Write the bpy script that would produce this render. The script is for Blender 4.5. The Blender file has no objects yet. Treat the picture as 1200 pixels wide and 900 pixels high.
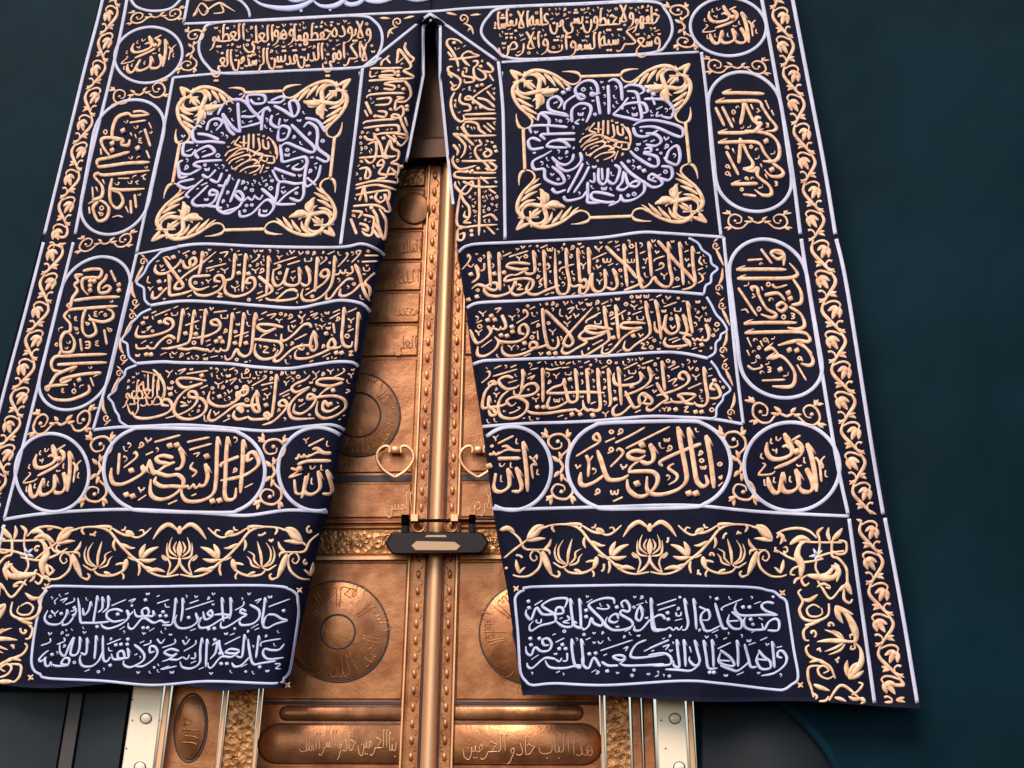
import bpy, math, random
import numpy as np
from mathutils import Vector, Matrix, noise
random.seed(7)
S = bpy.context.scene
R = math.radians
# ------------------------------------------------------------------ camera
F = 1150.0                      # focal length in photo pixels (photo 1200 x 900)
CAM = Vector((0.22, -4.2, 0.0))
ROT = Matrix.Rotation(R(3.0), 3, 'Z') @ Matrix.Rotation(R(90 + 21.5), 3, 'X') @ Matrix.Rotation(R(0.4), 3, 'Z')
cd = bpy.data.cameras.new('camera'); co = bpy.data.objects.new('camera', cd); S.collection.objects.link(co)
cd.sensor_width = 36; cd.lens = F / 1200 * 36; cd.clip_end = 200; cd.clip_start = .05
co.matrix_world = Matrix.Translation(CAM) @ ROT.to_4x4()
S.camera = co
# ------------------------------------------------------------------ light
w = bpy.data.worlds.new('World'); S.world = w; w.use_nodes = True
nt = w.node_tree; bg = nt.nodes['Background']
sky = nt.nodes.new('ShaderNodeTexSky'); sky.sky_type = 'NISHITA'; sky.sun_disc = False
SUN_EL, SUN_AZ = 48, 205          # azimuth clockwise from +Y; the cloth faces -Y
sky.sun_elevation = R(SUN_EL); sky.sun_rotation = R(SUN_AZ)
sky.dust_density = 2.0; sky.air_density = 1.0
nt.links.new(sky.outputs[0], bg.inputs[0]); bg.inputs[1].default_value = .15
sl = bpy.data.lights.new('sun', 'SUN'); so = bpy.data.objects.new('sun', sl); S.collection.objects.link(so)
sl.energy = 2.4; sl.angle = R(30); sl.color = (1, .93, .84)
sd = Vector((math.sin(R(SUN_AZ)) * math.cos(R(SUN_EL)), math.cos(R(SUN_AZ)) * math.cos(R(SUN_EL)), math.sin(R(SUN_EL))))
so.rotation_euler = sd.to_track_quat('Z', 'Y').to_euler()
S.view_settings.view_transform = 'Standard'; S.view_settings.look = 'None'
S.view_settings.gamma = 1; S.view_settings.exposure = 0.30
S.view_settings.use_curve_mapping = False

# ------------------------------------------------------------------ basics
_R = np.array(ROT)
def P(px, py, y=0.0):
    """point of the plane Y = y seen at photo pixel (px, py)"""
    d0 = (px - 600) / F; d1 = -(py - 450) / F
    dx = _R[0][0]*d0 + _R[0][1]*d1 - _R[0][2]
    dy = _R[1][0]*d0 + _R[1][1]*d1 - _R[1][2]
    dz = _R[2][0]*d0 + _R[2][1]*d1 - _R[2][2]
    t = (y - CAM.y) / dy
    return (CAM.x + dx*t, y, CAM.z + dz*t)

def lerp(a, b, t): return a + (b - a) * t
def interp(tab, y):
    """tab: [(x, y)...] with rising y -> x at y"""
    if y <= tab[0][1]: a, b = tab[0], tab[1]
    elif y >= tab[-1][1]: a, b = tab[-2], tab[-1]
    else:
        for a, b in zip(tab, tab[1:]):
            if a[1] <= y <= b[1]: break
    return a[0] + (b[0]-a[0]) * (y-a[1]) / (b[1]-a[1])

L_OUT = [(124,-30),(117,0),(76,165),(48,280),(-3,470),(-60,700),(-86,830)]
L_SLIT = [(500,27),(494,89),(474,190),(451,290),(434,362),(423,424),(418,455),(405,504),(394,560),(385,603),(378,620),(363,690),(348,755),(335,809)]
R_SLIT = [(509,27),(514,89),(523,170),(533,250),(536,297),(546,361),(553,424),(565,500),(575,575),(578,600),(582,625),(593,684),(602,745),(612,813)]
R_OUT = [(926,-30),(932,0),(969,190),(983,277),(997,340),(1025,520),(1045,620),(1079,828)]

def pleat(px, py):
    """how far the cloth stands in front of its mean plane, metres"""
    k = min(1, max(0, (py + 50) / 500))
    a = .018*math.sin((px - .05*py)/38.0 + .6) + .012*math.sin((px + .1*py)/21.0 + 2.2)
    b = .010*math.sin(px/90.0 + py/150.0)
    d = a*(.25 + .75*k) + b
    d += .006*noise.noise(Vector((px/60, py/90, 3.1)))
    d += .005*noise.noise(Vector((px/24, py/34, 9.7))) + .003*noise.noise(Vector((px/11, py/13, 5.2)))
    d += .016*math.exp(-((py-284)/9.0)**2)*math.exp(-((px-450)/60.0)**2)
    d += .016*math.exp(-((py-284)/9.0)**2)*math.exp(-((px-540)/60.0)**2)
    return d
def curtain_y(px, py):
    d = pleat(px, py)
    if py > 24:
        xl = interp(L_SLIT, py); xr = interp(R_SLIT, py)
        for e in ((xl - px) if px < (xl+xr)/2 else (px - xr),):
            d -= .055 * math.exp(-max(e, 0)/7.0)
    xo = interp(R_OUT, py)
    return -(.13 + d)
def wall_y(px, py):
    d = .012*math.sin(px/60.0 + py/300.0) + .014*noise.noise(Vector((px/170, py/420, 1.7))) + .008*noise.noise(Vector((px/35, py/90, 4.7)))
    # diagonal fold under the right corner of the curtain
    t = ((px - 935) * .83 - (py - 830) * .55)
    if py > 780: d += .05*math.exp(-(t/9.0)**2) * min(1, (py-780)/50)
    return .03 - d

class MB:
    def __init__(s): s.v = []; s.f = []
    def add(s, vs, fs):
        n = len(s.v); s.v += vs; s.f += [tuple(i+n for i in f) for f in fs]
    def build(s, name, mat, parent=None, smooth=True, **kw):
        me = bpy.data.meshes.new(name); me.from_pydata(s.v, [], s.f)
        if smooth: me.polygons.foreach_set('use_smooth', [True]*len(me.polygons))
        me.materials.append(mat); me.update()
        o = bpy.data.objects.new(name, me); S.collection.objects.link(o)
        if parent: o.parent = parent
        for k, v in kw.items(): o[k] = v
        return o
def empty(name, label, cat, group=None):
    o = bpy.data.objects.new(name, None); S.collection.objects.link(o)
    o['label'] = label; o['category'] = cat
    if group: o['group'] = group
    return o

def cat(pts, step=2.2, closed=False):
    """Catmull-Rom through px points"""
    n = len(pts)
    if n == 2:
        m = max(2, int(math.dist(pts[0], pts[1])/step/1.5))
        return [(lerp(pts[0][0], pts[1][0], i/m), lerp(pts[0][1], pts[1][1], i/m)) for i in range(m+1)]
    out = []
    g = lambda i: pts[i % n] if closed else pts[min(max(i, 0), n-1)]
    for i in range(n if closed else n-1):
        p0, p1, p2, p3 = g(i-1), g(i), g(i+1), g(i+2)
        m = max(2, min(14, int(math.dist(p1, p2)/step)+1))
        for j in range(m):
            t = j/m; t2 = t*t; t3 = t2*t
            out.append(tuple(.5*(2*p1[k] + (p2[k]-p0[k])*t + (2*p0[k]-5*p1[k]+4*p2[k]-p3[k])*t2 + (3*p1[k]-p0[k]-3*p2[k]+p3[k])*t3) for k in (0, 1)))
    if not closed: out.append(tuple(pts[-1]))
    return out

OCC = np.zeros((1100, 1500), bool)       # where thread already lies (photo px, offset 150,100)
def occ(px, py, r):
    x0 = int(px-r+150); x1 = int(px+r+151); y0 = int(py-r+100); y1 = int(py+r+101)
    if x0 > 0 and y0 > 0: OCC[y0:y1, x0:x1] = True

def ribbon(mb, pts, ws, yf=curtain_y, closed=False, hk=.145, mark=True):
    """padded thread: a domed band along px points with widths ws (px) lying on the surface Y = yf"""
    n = len(pts)
    if n < 2: return
    vs = []; fs = []
    jit = random.uniform(.85, 1.15)
    for i, (x, y) in enumerate(pts):
        if closed: a, b = pts[(i-1) % n], pts[(i+1) % n]
        else: a, b = pts[max(i-1, 0)], pts[min(i+1, n-1)]
        dx, dy = b[0]-a[0], b[1]-a[1]; l = math.hypot(dx, dy) or 1
        nx, ny = -dy/l, dx/l
        wd = ws[i] if not isinstance(ws, (int, float)) else ws
        h = max(.0013, wd*.0037*hk) * jit
        for s, k in ((-1, -.25), (-.78, .86), (0, 1.0), (.78, .86), (1, -.25)):
            qx, qy = x + nx*s*wd/2, y + ny*s*wd/2
            vs.append(P(qx, qy, yf(qx, qy) - h*k - .001))
        if mark: occ(x, y, wd*.5)
    m = n if closed else n-1
    for i in range(m):
        a = i*5; b = ((i+1) % n)*5
        for j in range(4): fs.append((a+j, a+j+1, b+j+1, b+j))
    if not closed:
        fs.append((4, 3, 2, 1, 0)); e = (n-1)*5; fs.append((e, e+1, e+2, e+3, e+4))
    mb.add(vs, fs)

def profile(n, kind, w):
    o = []
    for i in range(n):
        t = i/max(1, n-1)
        if kind == 'line': k = 1
        elif kind == 'leaf': k = .12 + .88*math.sin(math.pi*min(1, t*1.0)**.85)
        elif kind == 'stem': k = .55 + .45*math.sin(math.pi*t)
        elif kind == 'taper': k = 1 - .7*t
        elif kind == 'grow': k = .35 + .65*t
        elif kind == 'horn': k = .25 + .75*math.sin(math.pi*t**1.6)
        o.append(w*k)
    return o
def stroke(mb, pts, w, kind='line', yf=curtain_y, closed=False, step=2.2, hk=.145):
    c = cat(pts, step, closed); ribbon(mb, c, profile(len(c), kind, w), yf, closed, hk)
def dot(mb, x, y, r, yf=curtain_y, ang=.6, hk=.35, sides=4):
    ca, sa = math.cos(ang), math.sin(ang); k = 1.0 if sides == 4 else .8
    pts = [(x + r*t*ca, y + r*t*sa) for t in (-k, -k*.5, 0, k*.5, k)]
    ws = [r*.35, r*1.25, r*2.05, r*1.25, r*.35] if sides == 4 else [r*.9, r*1.6, r*1.8, r*1.6, r*.9]
    ribbon(mb, pts, ws, yf, hk=hk)
def spiral(mb, x, y, r, a0, turns, w, sgn=1, yf=curtain_y):
    n = max(8, int(10*turns)); pts = []
    for i in range(n+1):
        t = i/n; a = a0 + sgn*2*math.pi*turns*t; q = r*(1-.78*t)
        pts.append((x + q*math.cos(a), y + q*math.sin(a)))
    ribbon(mb, pts, profile(len(pts), 'line', w), yf)
    dot(mb, pts[-1][0], pts[-1][1], w*.8, yf, sides=6)

# ------------------------------------------------------------------ materials
def mat(name, color, rough=.6, metal=0, spec=.5, sheen=0, bump=None, cvar=None, coords='Object'):
    m = bpy.data.materials.new(name); m.use_nodes = True; t = m.node_tree; b = t.nodes['Principled BSDF']
    b.inputs['Base Color'].default_value = (*color, 1); b.inputs['Roughness'].default_value = rough
    b.inputs['Metallic'].default_value = metal; b.inputs['Specular IOR Level'].default_value = spec
    if sheen:
        b.inputs['Sheen Weight'].default_value = sheen; b.inputs['Sheen Roughness'].default_value = .4
    tc = t.nodes.new('ShaderNodeTexCoord')
    if cvar:
        c2, sc, lo, hi = cvar
        n = t.nodes.new('ShaderNodeTexNoise'); n.inputs['Scale'].default_value = sc; n.inputs['Detail'].default_value = 6
        t.links.new(tc.outputs[coords], n.inputs['Vector'])
        r = t.nodes.new('ShaderNodeMapRange'); r.inputs[1].default_value = lo; r.inputs[2].default_value = hi
        t.links.new(n.outputs['Fac'], r.inputs[0])
        mx = t.nodes.new('ShaderNodeMix'); mx.data_type = 'RGBA'
        mx.inputs[6].default_value = (*color, 1); mx.inputs[7].default_value = (*c2, 1)
        t.links.new(r.outputs[0], mx.inputs[0]); t.links.new(mx.outputs[2], b.inputs['Base Color'])
    if bump:
        prev = None
        for kind, sc, st, dist in bump:
            if kind == 'noise':
                n = t.nodes.new('ShaderNodeTexNoise'); n.inputs['Scale'].default_value = sc; n.inputs['Detail'].default_value = 4; out = n.outputs['Fac']
            elif kind == 'vor':
                n = t.nodes.new('ShaderNodeTexVoronoi'); n.inputs['Scale'].default_value = sc; out = n.outputs['Distance']
            else:
                n = t.nodes.new('ShaderNodeTexWave'); n.inputs['Scale'].default_value = sc; n.bands_direction = kind; n.inputs['Distortion'].default_value = 1.5; n.inputs['Detail'].default_value = 1; out = n.outputs['Fac']
            t.links.new(tc.outputs[coords], n.inputs['Vector'])
            bp = t.nodes.new('ShaderNodeBump'); bp.inputs['Strength'].default_value = st; bp.inputs['Distance'].default_value = dist
            t.links.new(out, bp.inputs['Height'])
            if prev: t.links.new(prev.outputs[0], bp.inputs['Normal'])
            prev = bp
        t.links.new(prev.outputs[0], b.inputs['Normal'])
    return m
M_CLOTH = mat('black_navy_silk', (.0046, .0050, .0150), .75, 0, .10, 0, [('noise', 60, .25, .004), ('Z', 90, .15, .001)], ((.0068, .0064, .0235), 9, .35, .7))
M_WALL = mat('black_woven_silk', (.0018, .0125, .0185), .75, 0, .08, 0, [('DIAGONAL', 9, .04, .003), ('noise', 40, .3, .003)], ((.0025, .018, .028), 1.2, .35, .65))
def chevron(m):
    t = m.node_tree; b = t.nodes['Principled BSDF']; tc = t.nodes.new('ShaderNodeTexCoord'); sp = t.nodes.new('ShaderNodeSeparateXYZ'); t.links.new(tc.outputs['Object'], sp.inputs[0])
    def mth(op, a, c, v=None):
        n = t.nodes.new('ShaderNodeMath'); n.operation = op; t.links.new(a, n.inputs[0])
        if c is not None: t.links.new(c, n.inputs[1])
        else: n.inputs[1].default_value = v
        return n.outputs[0]
    z = mth('ADD', mth('PINGPONG', sp.outputs[0], None, .32), sp.outputs[2]); h = mth('SINE', mth('MULTIPLY', z, None, 22.0), None, 0)
    bp = t.nodes.new('ShaderNodeBump'); bp.inputs['Strength'].default_value = .10; bp.inputs['Distance'].default_value = .008; t.links.new(h, bp.inputs['Height'])
    old = b.inputs['Normal'].links[0].from_socket; t.links.new(old, bp.inputs['Normal']); t.links.new(bp.outputs[0], b.inputs['Normal'])
chevron(M_WALL)
M_GOLD = mat('gold_thread', (.96, .60, .38), .55, 0, .25, 0, [('DIAGONAL', 150, .4, .001), ('noise', 90, .25, .0015)], ((.76, .37, .20), 40, .42, .68))
M_PALE = mat('pale_gold_thread', (.97, .65, .41), .55, 0, .25, 0, [('DIAGONAL', 150, .4, .001)], ((.80, .42, .22), 36, .42, .68))
M_SILV = mat('silver_thread', (.68, .65, .76), .7, 0, .2, 0, [('DIAGONAL', 160, .4, .001)], ((.60, .57, .70), 16, .4, .7))
M_LAV = mat('lavender_silver_thread', (.60, .55, .78), .65, 0, .25, 0, [('DIAGONAL', 160, .4, .001)], ((.74, .62, .76), 12, .4, .7))
M_WHITE = mat('white_thread', (.60, .61, .82), .7, 0, .2, 0, [('DIAGONAL', 160, .4, .001)])
M_SHADED = mat('shaded_lintel_gold', (.07, .028, .010), .5, .5, .4, 0, [('noise', 30, .3, .003)])  # lintel gold; shade at the top of the slit is painted into its base colour
M_DOOR = mat('beaten_gold_door', (.52, .215, .085), .36, .62, .5, 0, [('noise', 28, .4, .005), ('noise', 110, .4, .002)], ((.30, .10, .036), 9, .38, .66))
M_CHASED = mat('chased_gold', (.55, .25, .09), .34, .7, .5, 0, [('vor', 42, .8, .006), ('noise', 90, .5, .003)], ((.33, .13, .045), 16, .35, .7))
M_TRIM = mat('polished_gold_trim', (.86, .48, .25), .5, .7, .6, 0, [('noise', 60, .12, .001)])
M_NIELLO = mat('dark_groove', (.07, .05, .055), .5, .5)
M_BRIGHT = mat('bright_polished_plate', (1.0, .80, .58), .4, .1, .7, 0, [('noise', 14, .08, .003)])
M_IRON = mat('dark_lock_metal', (.025, .016, .016), .38, .7, .5, 0, [('noise', 50, .1, .001)])
M_STEEL = mat('grey_steel', (.35, .38, .42), .35, .8)
M_PLATE = mat('lock_brass_plate', (.50, .30, .17), .45, .3)
M_STONE = mat('grey_stone', (.020, .026, .030), .6, 0, .25, 0, [('noise', 20, .2, .003)], ((.014, .018, .022), 5, .4, .7))
M_STRIP = mat('taupe_strip', (.06, .052, .046), .6, 0, .4, 0, [('noise', 50, .2, .002)])

# ------------------------------------------------------------------ pen letters
# every form: (advance, [strokes]); u runs leftwards from the joining point, v upwards, alef height = 1
G = {}
def g(ch, form, adv, *st): G[(ch, form)] = (adv, st)
AL = [(.06,1.0),(.1,.5),(.08,.0)]; FL = [(-.03,.84),(.02,.9),(.06,1.0)]
g('A','i',.24, AL, FL); g('A','f',.22, [(0,0),(.1,.03),(.13,.5),(.1,1.0)], FL)
NB = [(.12,.2),(.14,-.12),(.3,-.34),(.56,-.24),(.66,.12)]
BB = [(.14,.22),(.2,.02),(.5,-.06),(.84,.0),(.92,.22)]
g('b','n',.26, [(.04,.34),(.07,.12),(.12,.02),(.26,0)]); g('b','m',.26, [(0,0),(.1,.02),(.13,.28)], [(.13,.28),(.16,.05),(.26,0)])
g('b','f',.98, [(0,0),(.1,.03),(.14,.22)], BB); g('b','i',.95, [(.04,.3),(.08,.03),(.4,-.07),(.78,-.02),(.88,.22)])
g('n','n',.26, *G[('b','n')][1]); g('n','m',.26, *G[('b','m')][1])
g('n','f',.68, [(0,0),(.08,.03),(.12,.2)], NB); g('n','i',.68, [(.04,.3),(.05,-.05),(.28,-.34),(.55,-.24),(.66,.12)])
YB = [(.3,.3),(.14,.38),(.05,.24),(.2,.06),(.22,-.06),(.05,-.16),(.08,-.38),(.42,-.46),(.72,-.26),(.76,-.04)]
g('y','n',.26, *G[('b','n')][1]); g('y','m',.26, *G[('b','m')][1])
g('y','f',.7, [(0,0),(.1,.04),(.14,-.06),(.04,-.2),(.1,-.4),(.42,-.46),(.68,-.26),(.72,-.04)]); g('y','i',.72, YB)
HH = [(.55,.34),(.44,.47),(.24,.37),(.02,.36)]
g('j','n',.52, HH, [(.02,.36),(.2,.22),(.36,.04),(.52,0)]); g('j','m',.54, [(0,0),(.2,.02),(.54,0)], HH, [(.02,.36),(.2,.22),(.38,.02)])
BO = [(.03,.34),(.34,.16),(.52,-.12),(.42,-.4),(.16,-.5),(-.1,-.38)]
g('j','i',.58, HH, BO); g('j','f',.6, [(0,0),(.2,.03),(.36,.08)], HH, BO)
g('d','i',.46, [(.2,.5),(.06,.22),(.06,.05),(.28,-.03),(.44,.04)]); g('d','f',.54, [(0,0),(.12,.03),(.24,.4)], [(.24,.4),(.16,.14),(.24,0),(.42,-.03),(.54,.05)])
g('r','i',.34, [(.05,.28),(.08,.0),(.2,-.22),(.46,-.32),(.54,-.24)]); g('r','f',.34, [(0,0),(.06,.02),(.12,-.08),(.26,-.26),(.48,-.33),(.56,-.25)])
ST = [[(.03,.28),(.05,.05),(.12,.02),(.17,.25)],[(.17,.25),(.18,.05),(.26,.02),(.31,.25)],[(.31,.25),(.33,.05),(.44,0)]]
def sh(st, dx, dy=0): return [[(a+dx, b+dy) for a, b in s] for s in st]
g('s','n',.44, *ST); g('s','m',.5, [(0,0),(.06,.03),(.09,.26)], *sh(ST,.06))
g('s','i',1.05, *ST[:2], *sh([[(.31-.36,.25),(.33-.36,.02),(.1,-.34),(.36,-.4),(.6,-.24),(.66,.1)]],.36)); g('s','f',1.1, [(0,0),(.06,.03),(.09,.26)], *sh(G[('s','i')][1],.06))
SA = [[(.52,.04),(.36,.3),(.18,.34),(.05,.16),(.16,.02),(.52,0)],[(.52,0),(.56,.2)],[(.56,.2),(.58,.04),(.7,0)]]
g('S','n',.7, *SA); g('S','m',.7, [(0,0),(.16,.0)], *SA)
g('S','i',1.2, *SA[:2], *sh([NB],.44)); g('S','f',1.2, [(0,0),(.16,0)], *G[('S','i')][1])
TA = [[(.5,.04),(.36,.28),(.16,.32),(.05,.14),(.16,.0),(.62,0)],[(.36,1.0),(.42,.5),(.46,.06)],[(.28,.86),(.32,.92),(.36,1.0)]]
for f_ in 'inmf': g('T',f_,.62, *( [[(0,0),(.16,0)]] if f_ in 'mf' else [] ), *TA)
EH = [(.06,.42),(.22,.52),(.38,.4),(.32,.2),(.06,.08)]
g('E','n',.5, EH, [(.06,.08),(.28,.0),(.5,0)]); KN = [(0,0),(.18,.06),(.4,.34),(.22,.42),(.04,.34),(.24,.1),(.46,0)]
g('E','m',.46, KN); g('E','i',.58, EH, [(.06,.08),(.38,-.04),(.52,-.26),(.36,-.48),(.0,-.42)])
g('E','f',.58, [(0,0),(.18,.06),(.4,.34),(.22,.42),(.04,.34),(.24,.12),(.5,-.14),(.46,-.4),(.2,-.5),(-.05,-.42)])
RG = [(.22,.1),(.06,.16),(.08,.38),(.24,.4),(.28,.2),(.22,.02)]
g('f','n',.42, RG + [(.42,0)]); RM = [(.2,.02),(.06,.16),(.12,.34),(.26,.28),(.2,.02)]
g('f','m',.4, [(0,0),(.2,.02),(.4,0)], RM); g('f','f',1.1, [(0,0),(.2,.02)], RM, *sh([[(.08,.05),(.2,.0),(.5,-.06),(.84,.0),(.92,.22)]],.1))
g('f','i',1.1, RG, [(.22,.02),(.5,-.08),(.9,-.02),(1.02,.22)])
g('q','n',.42, RG + [(.42,0)]); g('q','m',.4, *G[('f','m')][1])
g('q','f',.85, [(0,0),(.2,.02)], RM, [(.2,.02),(.14,-.12),(.3,-.36),(.56,-.28),(.7,.06)]); g('q','i',.75, RG, [(.1,.16),(.08,-.12),(.28,-.38),(.56,-.28),(.68,.08)])
KA = [(.02,1.0),(.3,.8),(.52,.62),(.3,.36),(.06,.1),(.18,.0),(.6,0)]
g('k','n',.6, KA); g('k','m',.6, [(0,0),(.2,0)], KA)
HZ = [(.36,.56),(.46,.6),(.5,.48),(.38,.4),(.52,.34),(.36,.22)]
g('k','i',.9, [(.06,1),(.08,.12),(.26,-.04),(.66,-.04),(.84,.16)], HZ, FL); g('k','f',.9, [(0,0),(.1,.0),(.1,1.0)], [(.1,1),(.12,.12),(.26,-.04),(.66,-.04),(.84,.16)], HZ)
g('l','n',.26, [(.06,1.0),(.1,.5),(.1,.1),(.26,0)], FL); g('l','m',.26, [(0,0),(.1,.02),(.13,1.0)], [(.12,1.0),(.14,.08),(.26,0)])
LB = [(.1,1.0),(.12,.05),(.2,-.24),(.42,-.34),(.62,-.16),(.64,.06)]
g('l','i',.66, LB, sh([FL],.04)[0]); g('l','f',.68, [(0,0),(.12,.02)], LB)
g('m','n',.36, [(.2,.05),(.05,.12),(.1,.3),(.24,.22),(.2,.03),(.36,0)]); g('m','m',.36, [(0,0),(.1,.02),(.1,.2),(.24,.22),(.22,.02),(.36,0)])
g('m','f',.42, [(0,0),(.08,.18),(.22,.2),(.22,.03),(.08,-.02)], [(.08,-.02),(.2,-.1),(.3,-.3),(.52,-.42)]); g('m','i',.42, [(.22,.05),(.06,.1),(.1,.28),(.26,.22),(.22,.02)], [(.08,.02),(.2,-.1),(.3,-.3),(.52,-.42)])
g('h','n',.52, [(.16,.46),(.38,.24),(.3,.0),(.08,.0),(.04,.2),(.18,.42)], [(.06,.12),(.24,.22),(.3,.06)], [(.3,0),(.52,0)])
g('h','m',.46, [(0,0),(.46,0)], [(.14,0),(.1,.26),(.28,.34),(.34,.1),(.2,0)], [(.2,0),(.14,-.2),(.32,-.22),(.32,0)])
g('h','f',.44, [(0,0),(.1,.06),(.12,.46)], [(.12,.46),(.36,.2),(.3,-.02),(.1,.03)]); g('h','i',.44, [(.2,.44),(.06,.2),(.12,.0),(.34,.02),(.36,.2),(.18,.44)])
WW = [(.06,.2),(.22,.1),(.3,.24),(.2,.42),(.06,.32),(.04,.06),(.16,-.18),(.46,-.32)]
g('w','i',.42, WW); g('w','f',.42, [(0,0),(.06,.06)], WW)
LA = [[(.5,1.0),(.34,.62),(.12,.12),(.04,.02)],[(.04,1.0),(.2,.55),(.42,.12),(.36,.0),(.04,.02)],[(.44,.88),(.47,.94),(.5,1.0)]]
g('L','i',.56, *LA); g('L','f',.56, [(0,0),(.06,.02)], *LA)
g('e','i',.2, [(.16,.3),(.06,.26),(.1,.14),(.18,.12)], [(.2,.06),(.02,.0)])
# Arabic character -> (skeleton, dots above, dots below)
CH = {'ا':('A',0,0),'أ':('A',0,0),'ب':('b',0,1),'ت':('b',2,0),'ث':('b',3,0),'ن':('n',1,0),'ي':('y',0,2),'ى':('y',0,0),
 'ج':('j',0,1),'ح':('j',0,0),'خ':('j',1,0),'د':('d',0,0),'ذ':('d',1,0),'ر':('r',0,0),'ز':('r',1,0),'س':('s',0,0),'ش':('s',3,0),
 'ص':('S',0,0),'ض':('S',1,0),'ط':('T',0,0),'ظ':('T',1,0),'ع':('E',0,0),'غ':('E',1,0),'ف':('f',1,0),'ق':('q',2,0),'ك':('k',0,0),
 'ل':('l',0,0),'م':('m',0,0),'ه':('h',0,0),'ة':('h',2,0),'و':('w',0,0),'ؤ':('w',0,0),'ء':('e',0,0),'+':('L',0,0)}
NOJOIN = set('اأدذرزوؤءة+')
def layout(text):
    """strokes and dots of a word: (advance, [(pts, join0, join1)], [(u, v)])"""
    t = text.replace('لا', '+')
    u = 0; ss = []; dd = []
    for i, c in enumerate(t):
        base, up, dn = CH[c]
        jr = i > 0 and t[i-1] not in NOJOIN and c != 'ء'
        jl = i < len(t)-1 and c not in NOJOIN and t[i+1] != 'ء'
        form = 'm' if jr and jl else 'f' if jr else 'n' if jl else 'i'
        if (base, form) not in G: form = {'m':'f', 'n':'i'}.get(form, form)
        adv, st = G[(base, form)]
        for s in st:
            j0 = s[0] == (0, 0); j1 = abs(s[-1][0]-adv) < 1e-6 and s[-1][1] == 0 and jl
            ss.append(([(u+a, b) for a, b in s], j0, j1))
        cu = u + min(adv*.5, .36) if base not in 'r' else u + .14
        top = {'b':.5,'n':.5 if form in 'nm' else .2,'y':.5,'j':.62,'d':.68,'r':.45,'s':.5,'S':.56,'T':.6,'E':.68,'f':.62,'q':.64,'h':.66}.get(base, .6)
        if base == 'T': cu = u + .12
        if base in 'nq' and form in 'fi': cu = u + .34; top = .16 if base == 'n' else .64
        if base == 'q': cu = u + .2
        bot = -.26 if base != 'j' else (-.22 if form in 'nm' else -.2)
        for k in range(up): dd.append((cu + (k % 2 - .5*(min(up, 2)-1))*.17, top + (.14 if k == 2 else 0) - 0*.1) if k < 2 else (cu, top + .16))
        if base == 'y' and form in 'fi': bot = -.66
        for k in range(dn): dd.append((cu + (k - .5*(dn-1))*.17, bot))
        u += adv
        if not jl: u += .05
    return u, ss, dd
PENA = R(38)
def write(mb, text, mp, nib, flat=1, yf=curtain_y, hk=.145, dots=True):
    adv, ss, dd = layout(text)
    for pts, j0, j1 in ss:
        q = [mp(a/adv, b) for a, b in pts]
        c = cat(q, 1.9) if len(q) > 2 else cat([q[0], ((q[0][0]+q[1][0])/2, (q[0][1]+q[1][1])/2), q[1]], 2.4)
        o = mp(pts[0][0]/adv, 0); up = mp(pts[0][0]/adv, 1)
        rot = math.atan2(-(up[1]-o[1]), up[0]-o[0]) - math.pi/2
        n = len(c); ws = []
        for i in range(n):
            a, b = c[max(i-1, 0)], c[min(i+1, n-1)]
            ph = math.atan2(-(b[1]-a[1]), b[0]-a[0]) - rot
            k = .58 + .42*abs(math.sin(ph - PENA))
            t = i/(n-1)
            if not j0 and t < .15: k *= .55 + .45*t/.15
            if not j1 and t > .8: k *= 1 - .6*(t-.8)/.2
            ws.append(nib*k)
        ribbon(mb, c, ws, yf, hk=hk)
    if dots:
        for a, b in dd:
            x, y = mp(a/adv, b); dot(mb, x, y, nib*.72, yf, ang=.35)
def vv(v): return v*1.22 if v < .6 else .732 + (v-.6)*.67
def wordmap(xr, yr, xl, yl, h):
    dx, dy = xl-xr, yl-yr; l = math.hypot(dx, dy); ux, uy = -dy/l, dx/l
    return lambda u, v: (xr + dx*u + ux*vv(v)*h, yr + dy*u + uy*vv(v)*h)
MARKS = {
 'fatha': [[(0,.1),(1,.6)]], 'comma': [[(.1,.9),(.5,.8),(.6,.4),(.2,0)],[(.1,.9),(.3,.6)]],
 'vee': [[(0,1),(.3,.35),(.5,.55)],[(.5,.55),(.75,.45),(1,.95)],[(.4,.4),(.35,0)]],
 'damma': [[(.7,.3),(.35,.5),(.6,1),(.95,.7),(.8,.3),(.1,0)]], 'ring': [[(.5,.9),(.1,.5),(.5,.1),(.9,.5),(.5,.9)]],
 'shadda': [[(0,.8),(.1,.2),(.4,.2),(.5,.7)],[(.5,.7),(.6,.2),(.9,.2),(1,.9)]], 'hook': [[(.2,1),(.25,.5),(.5,.1),(.9,.2)]]}
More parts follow.
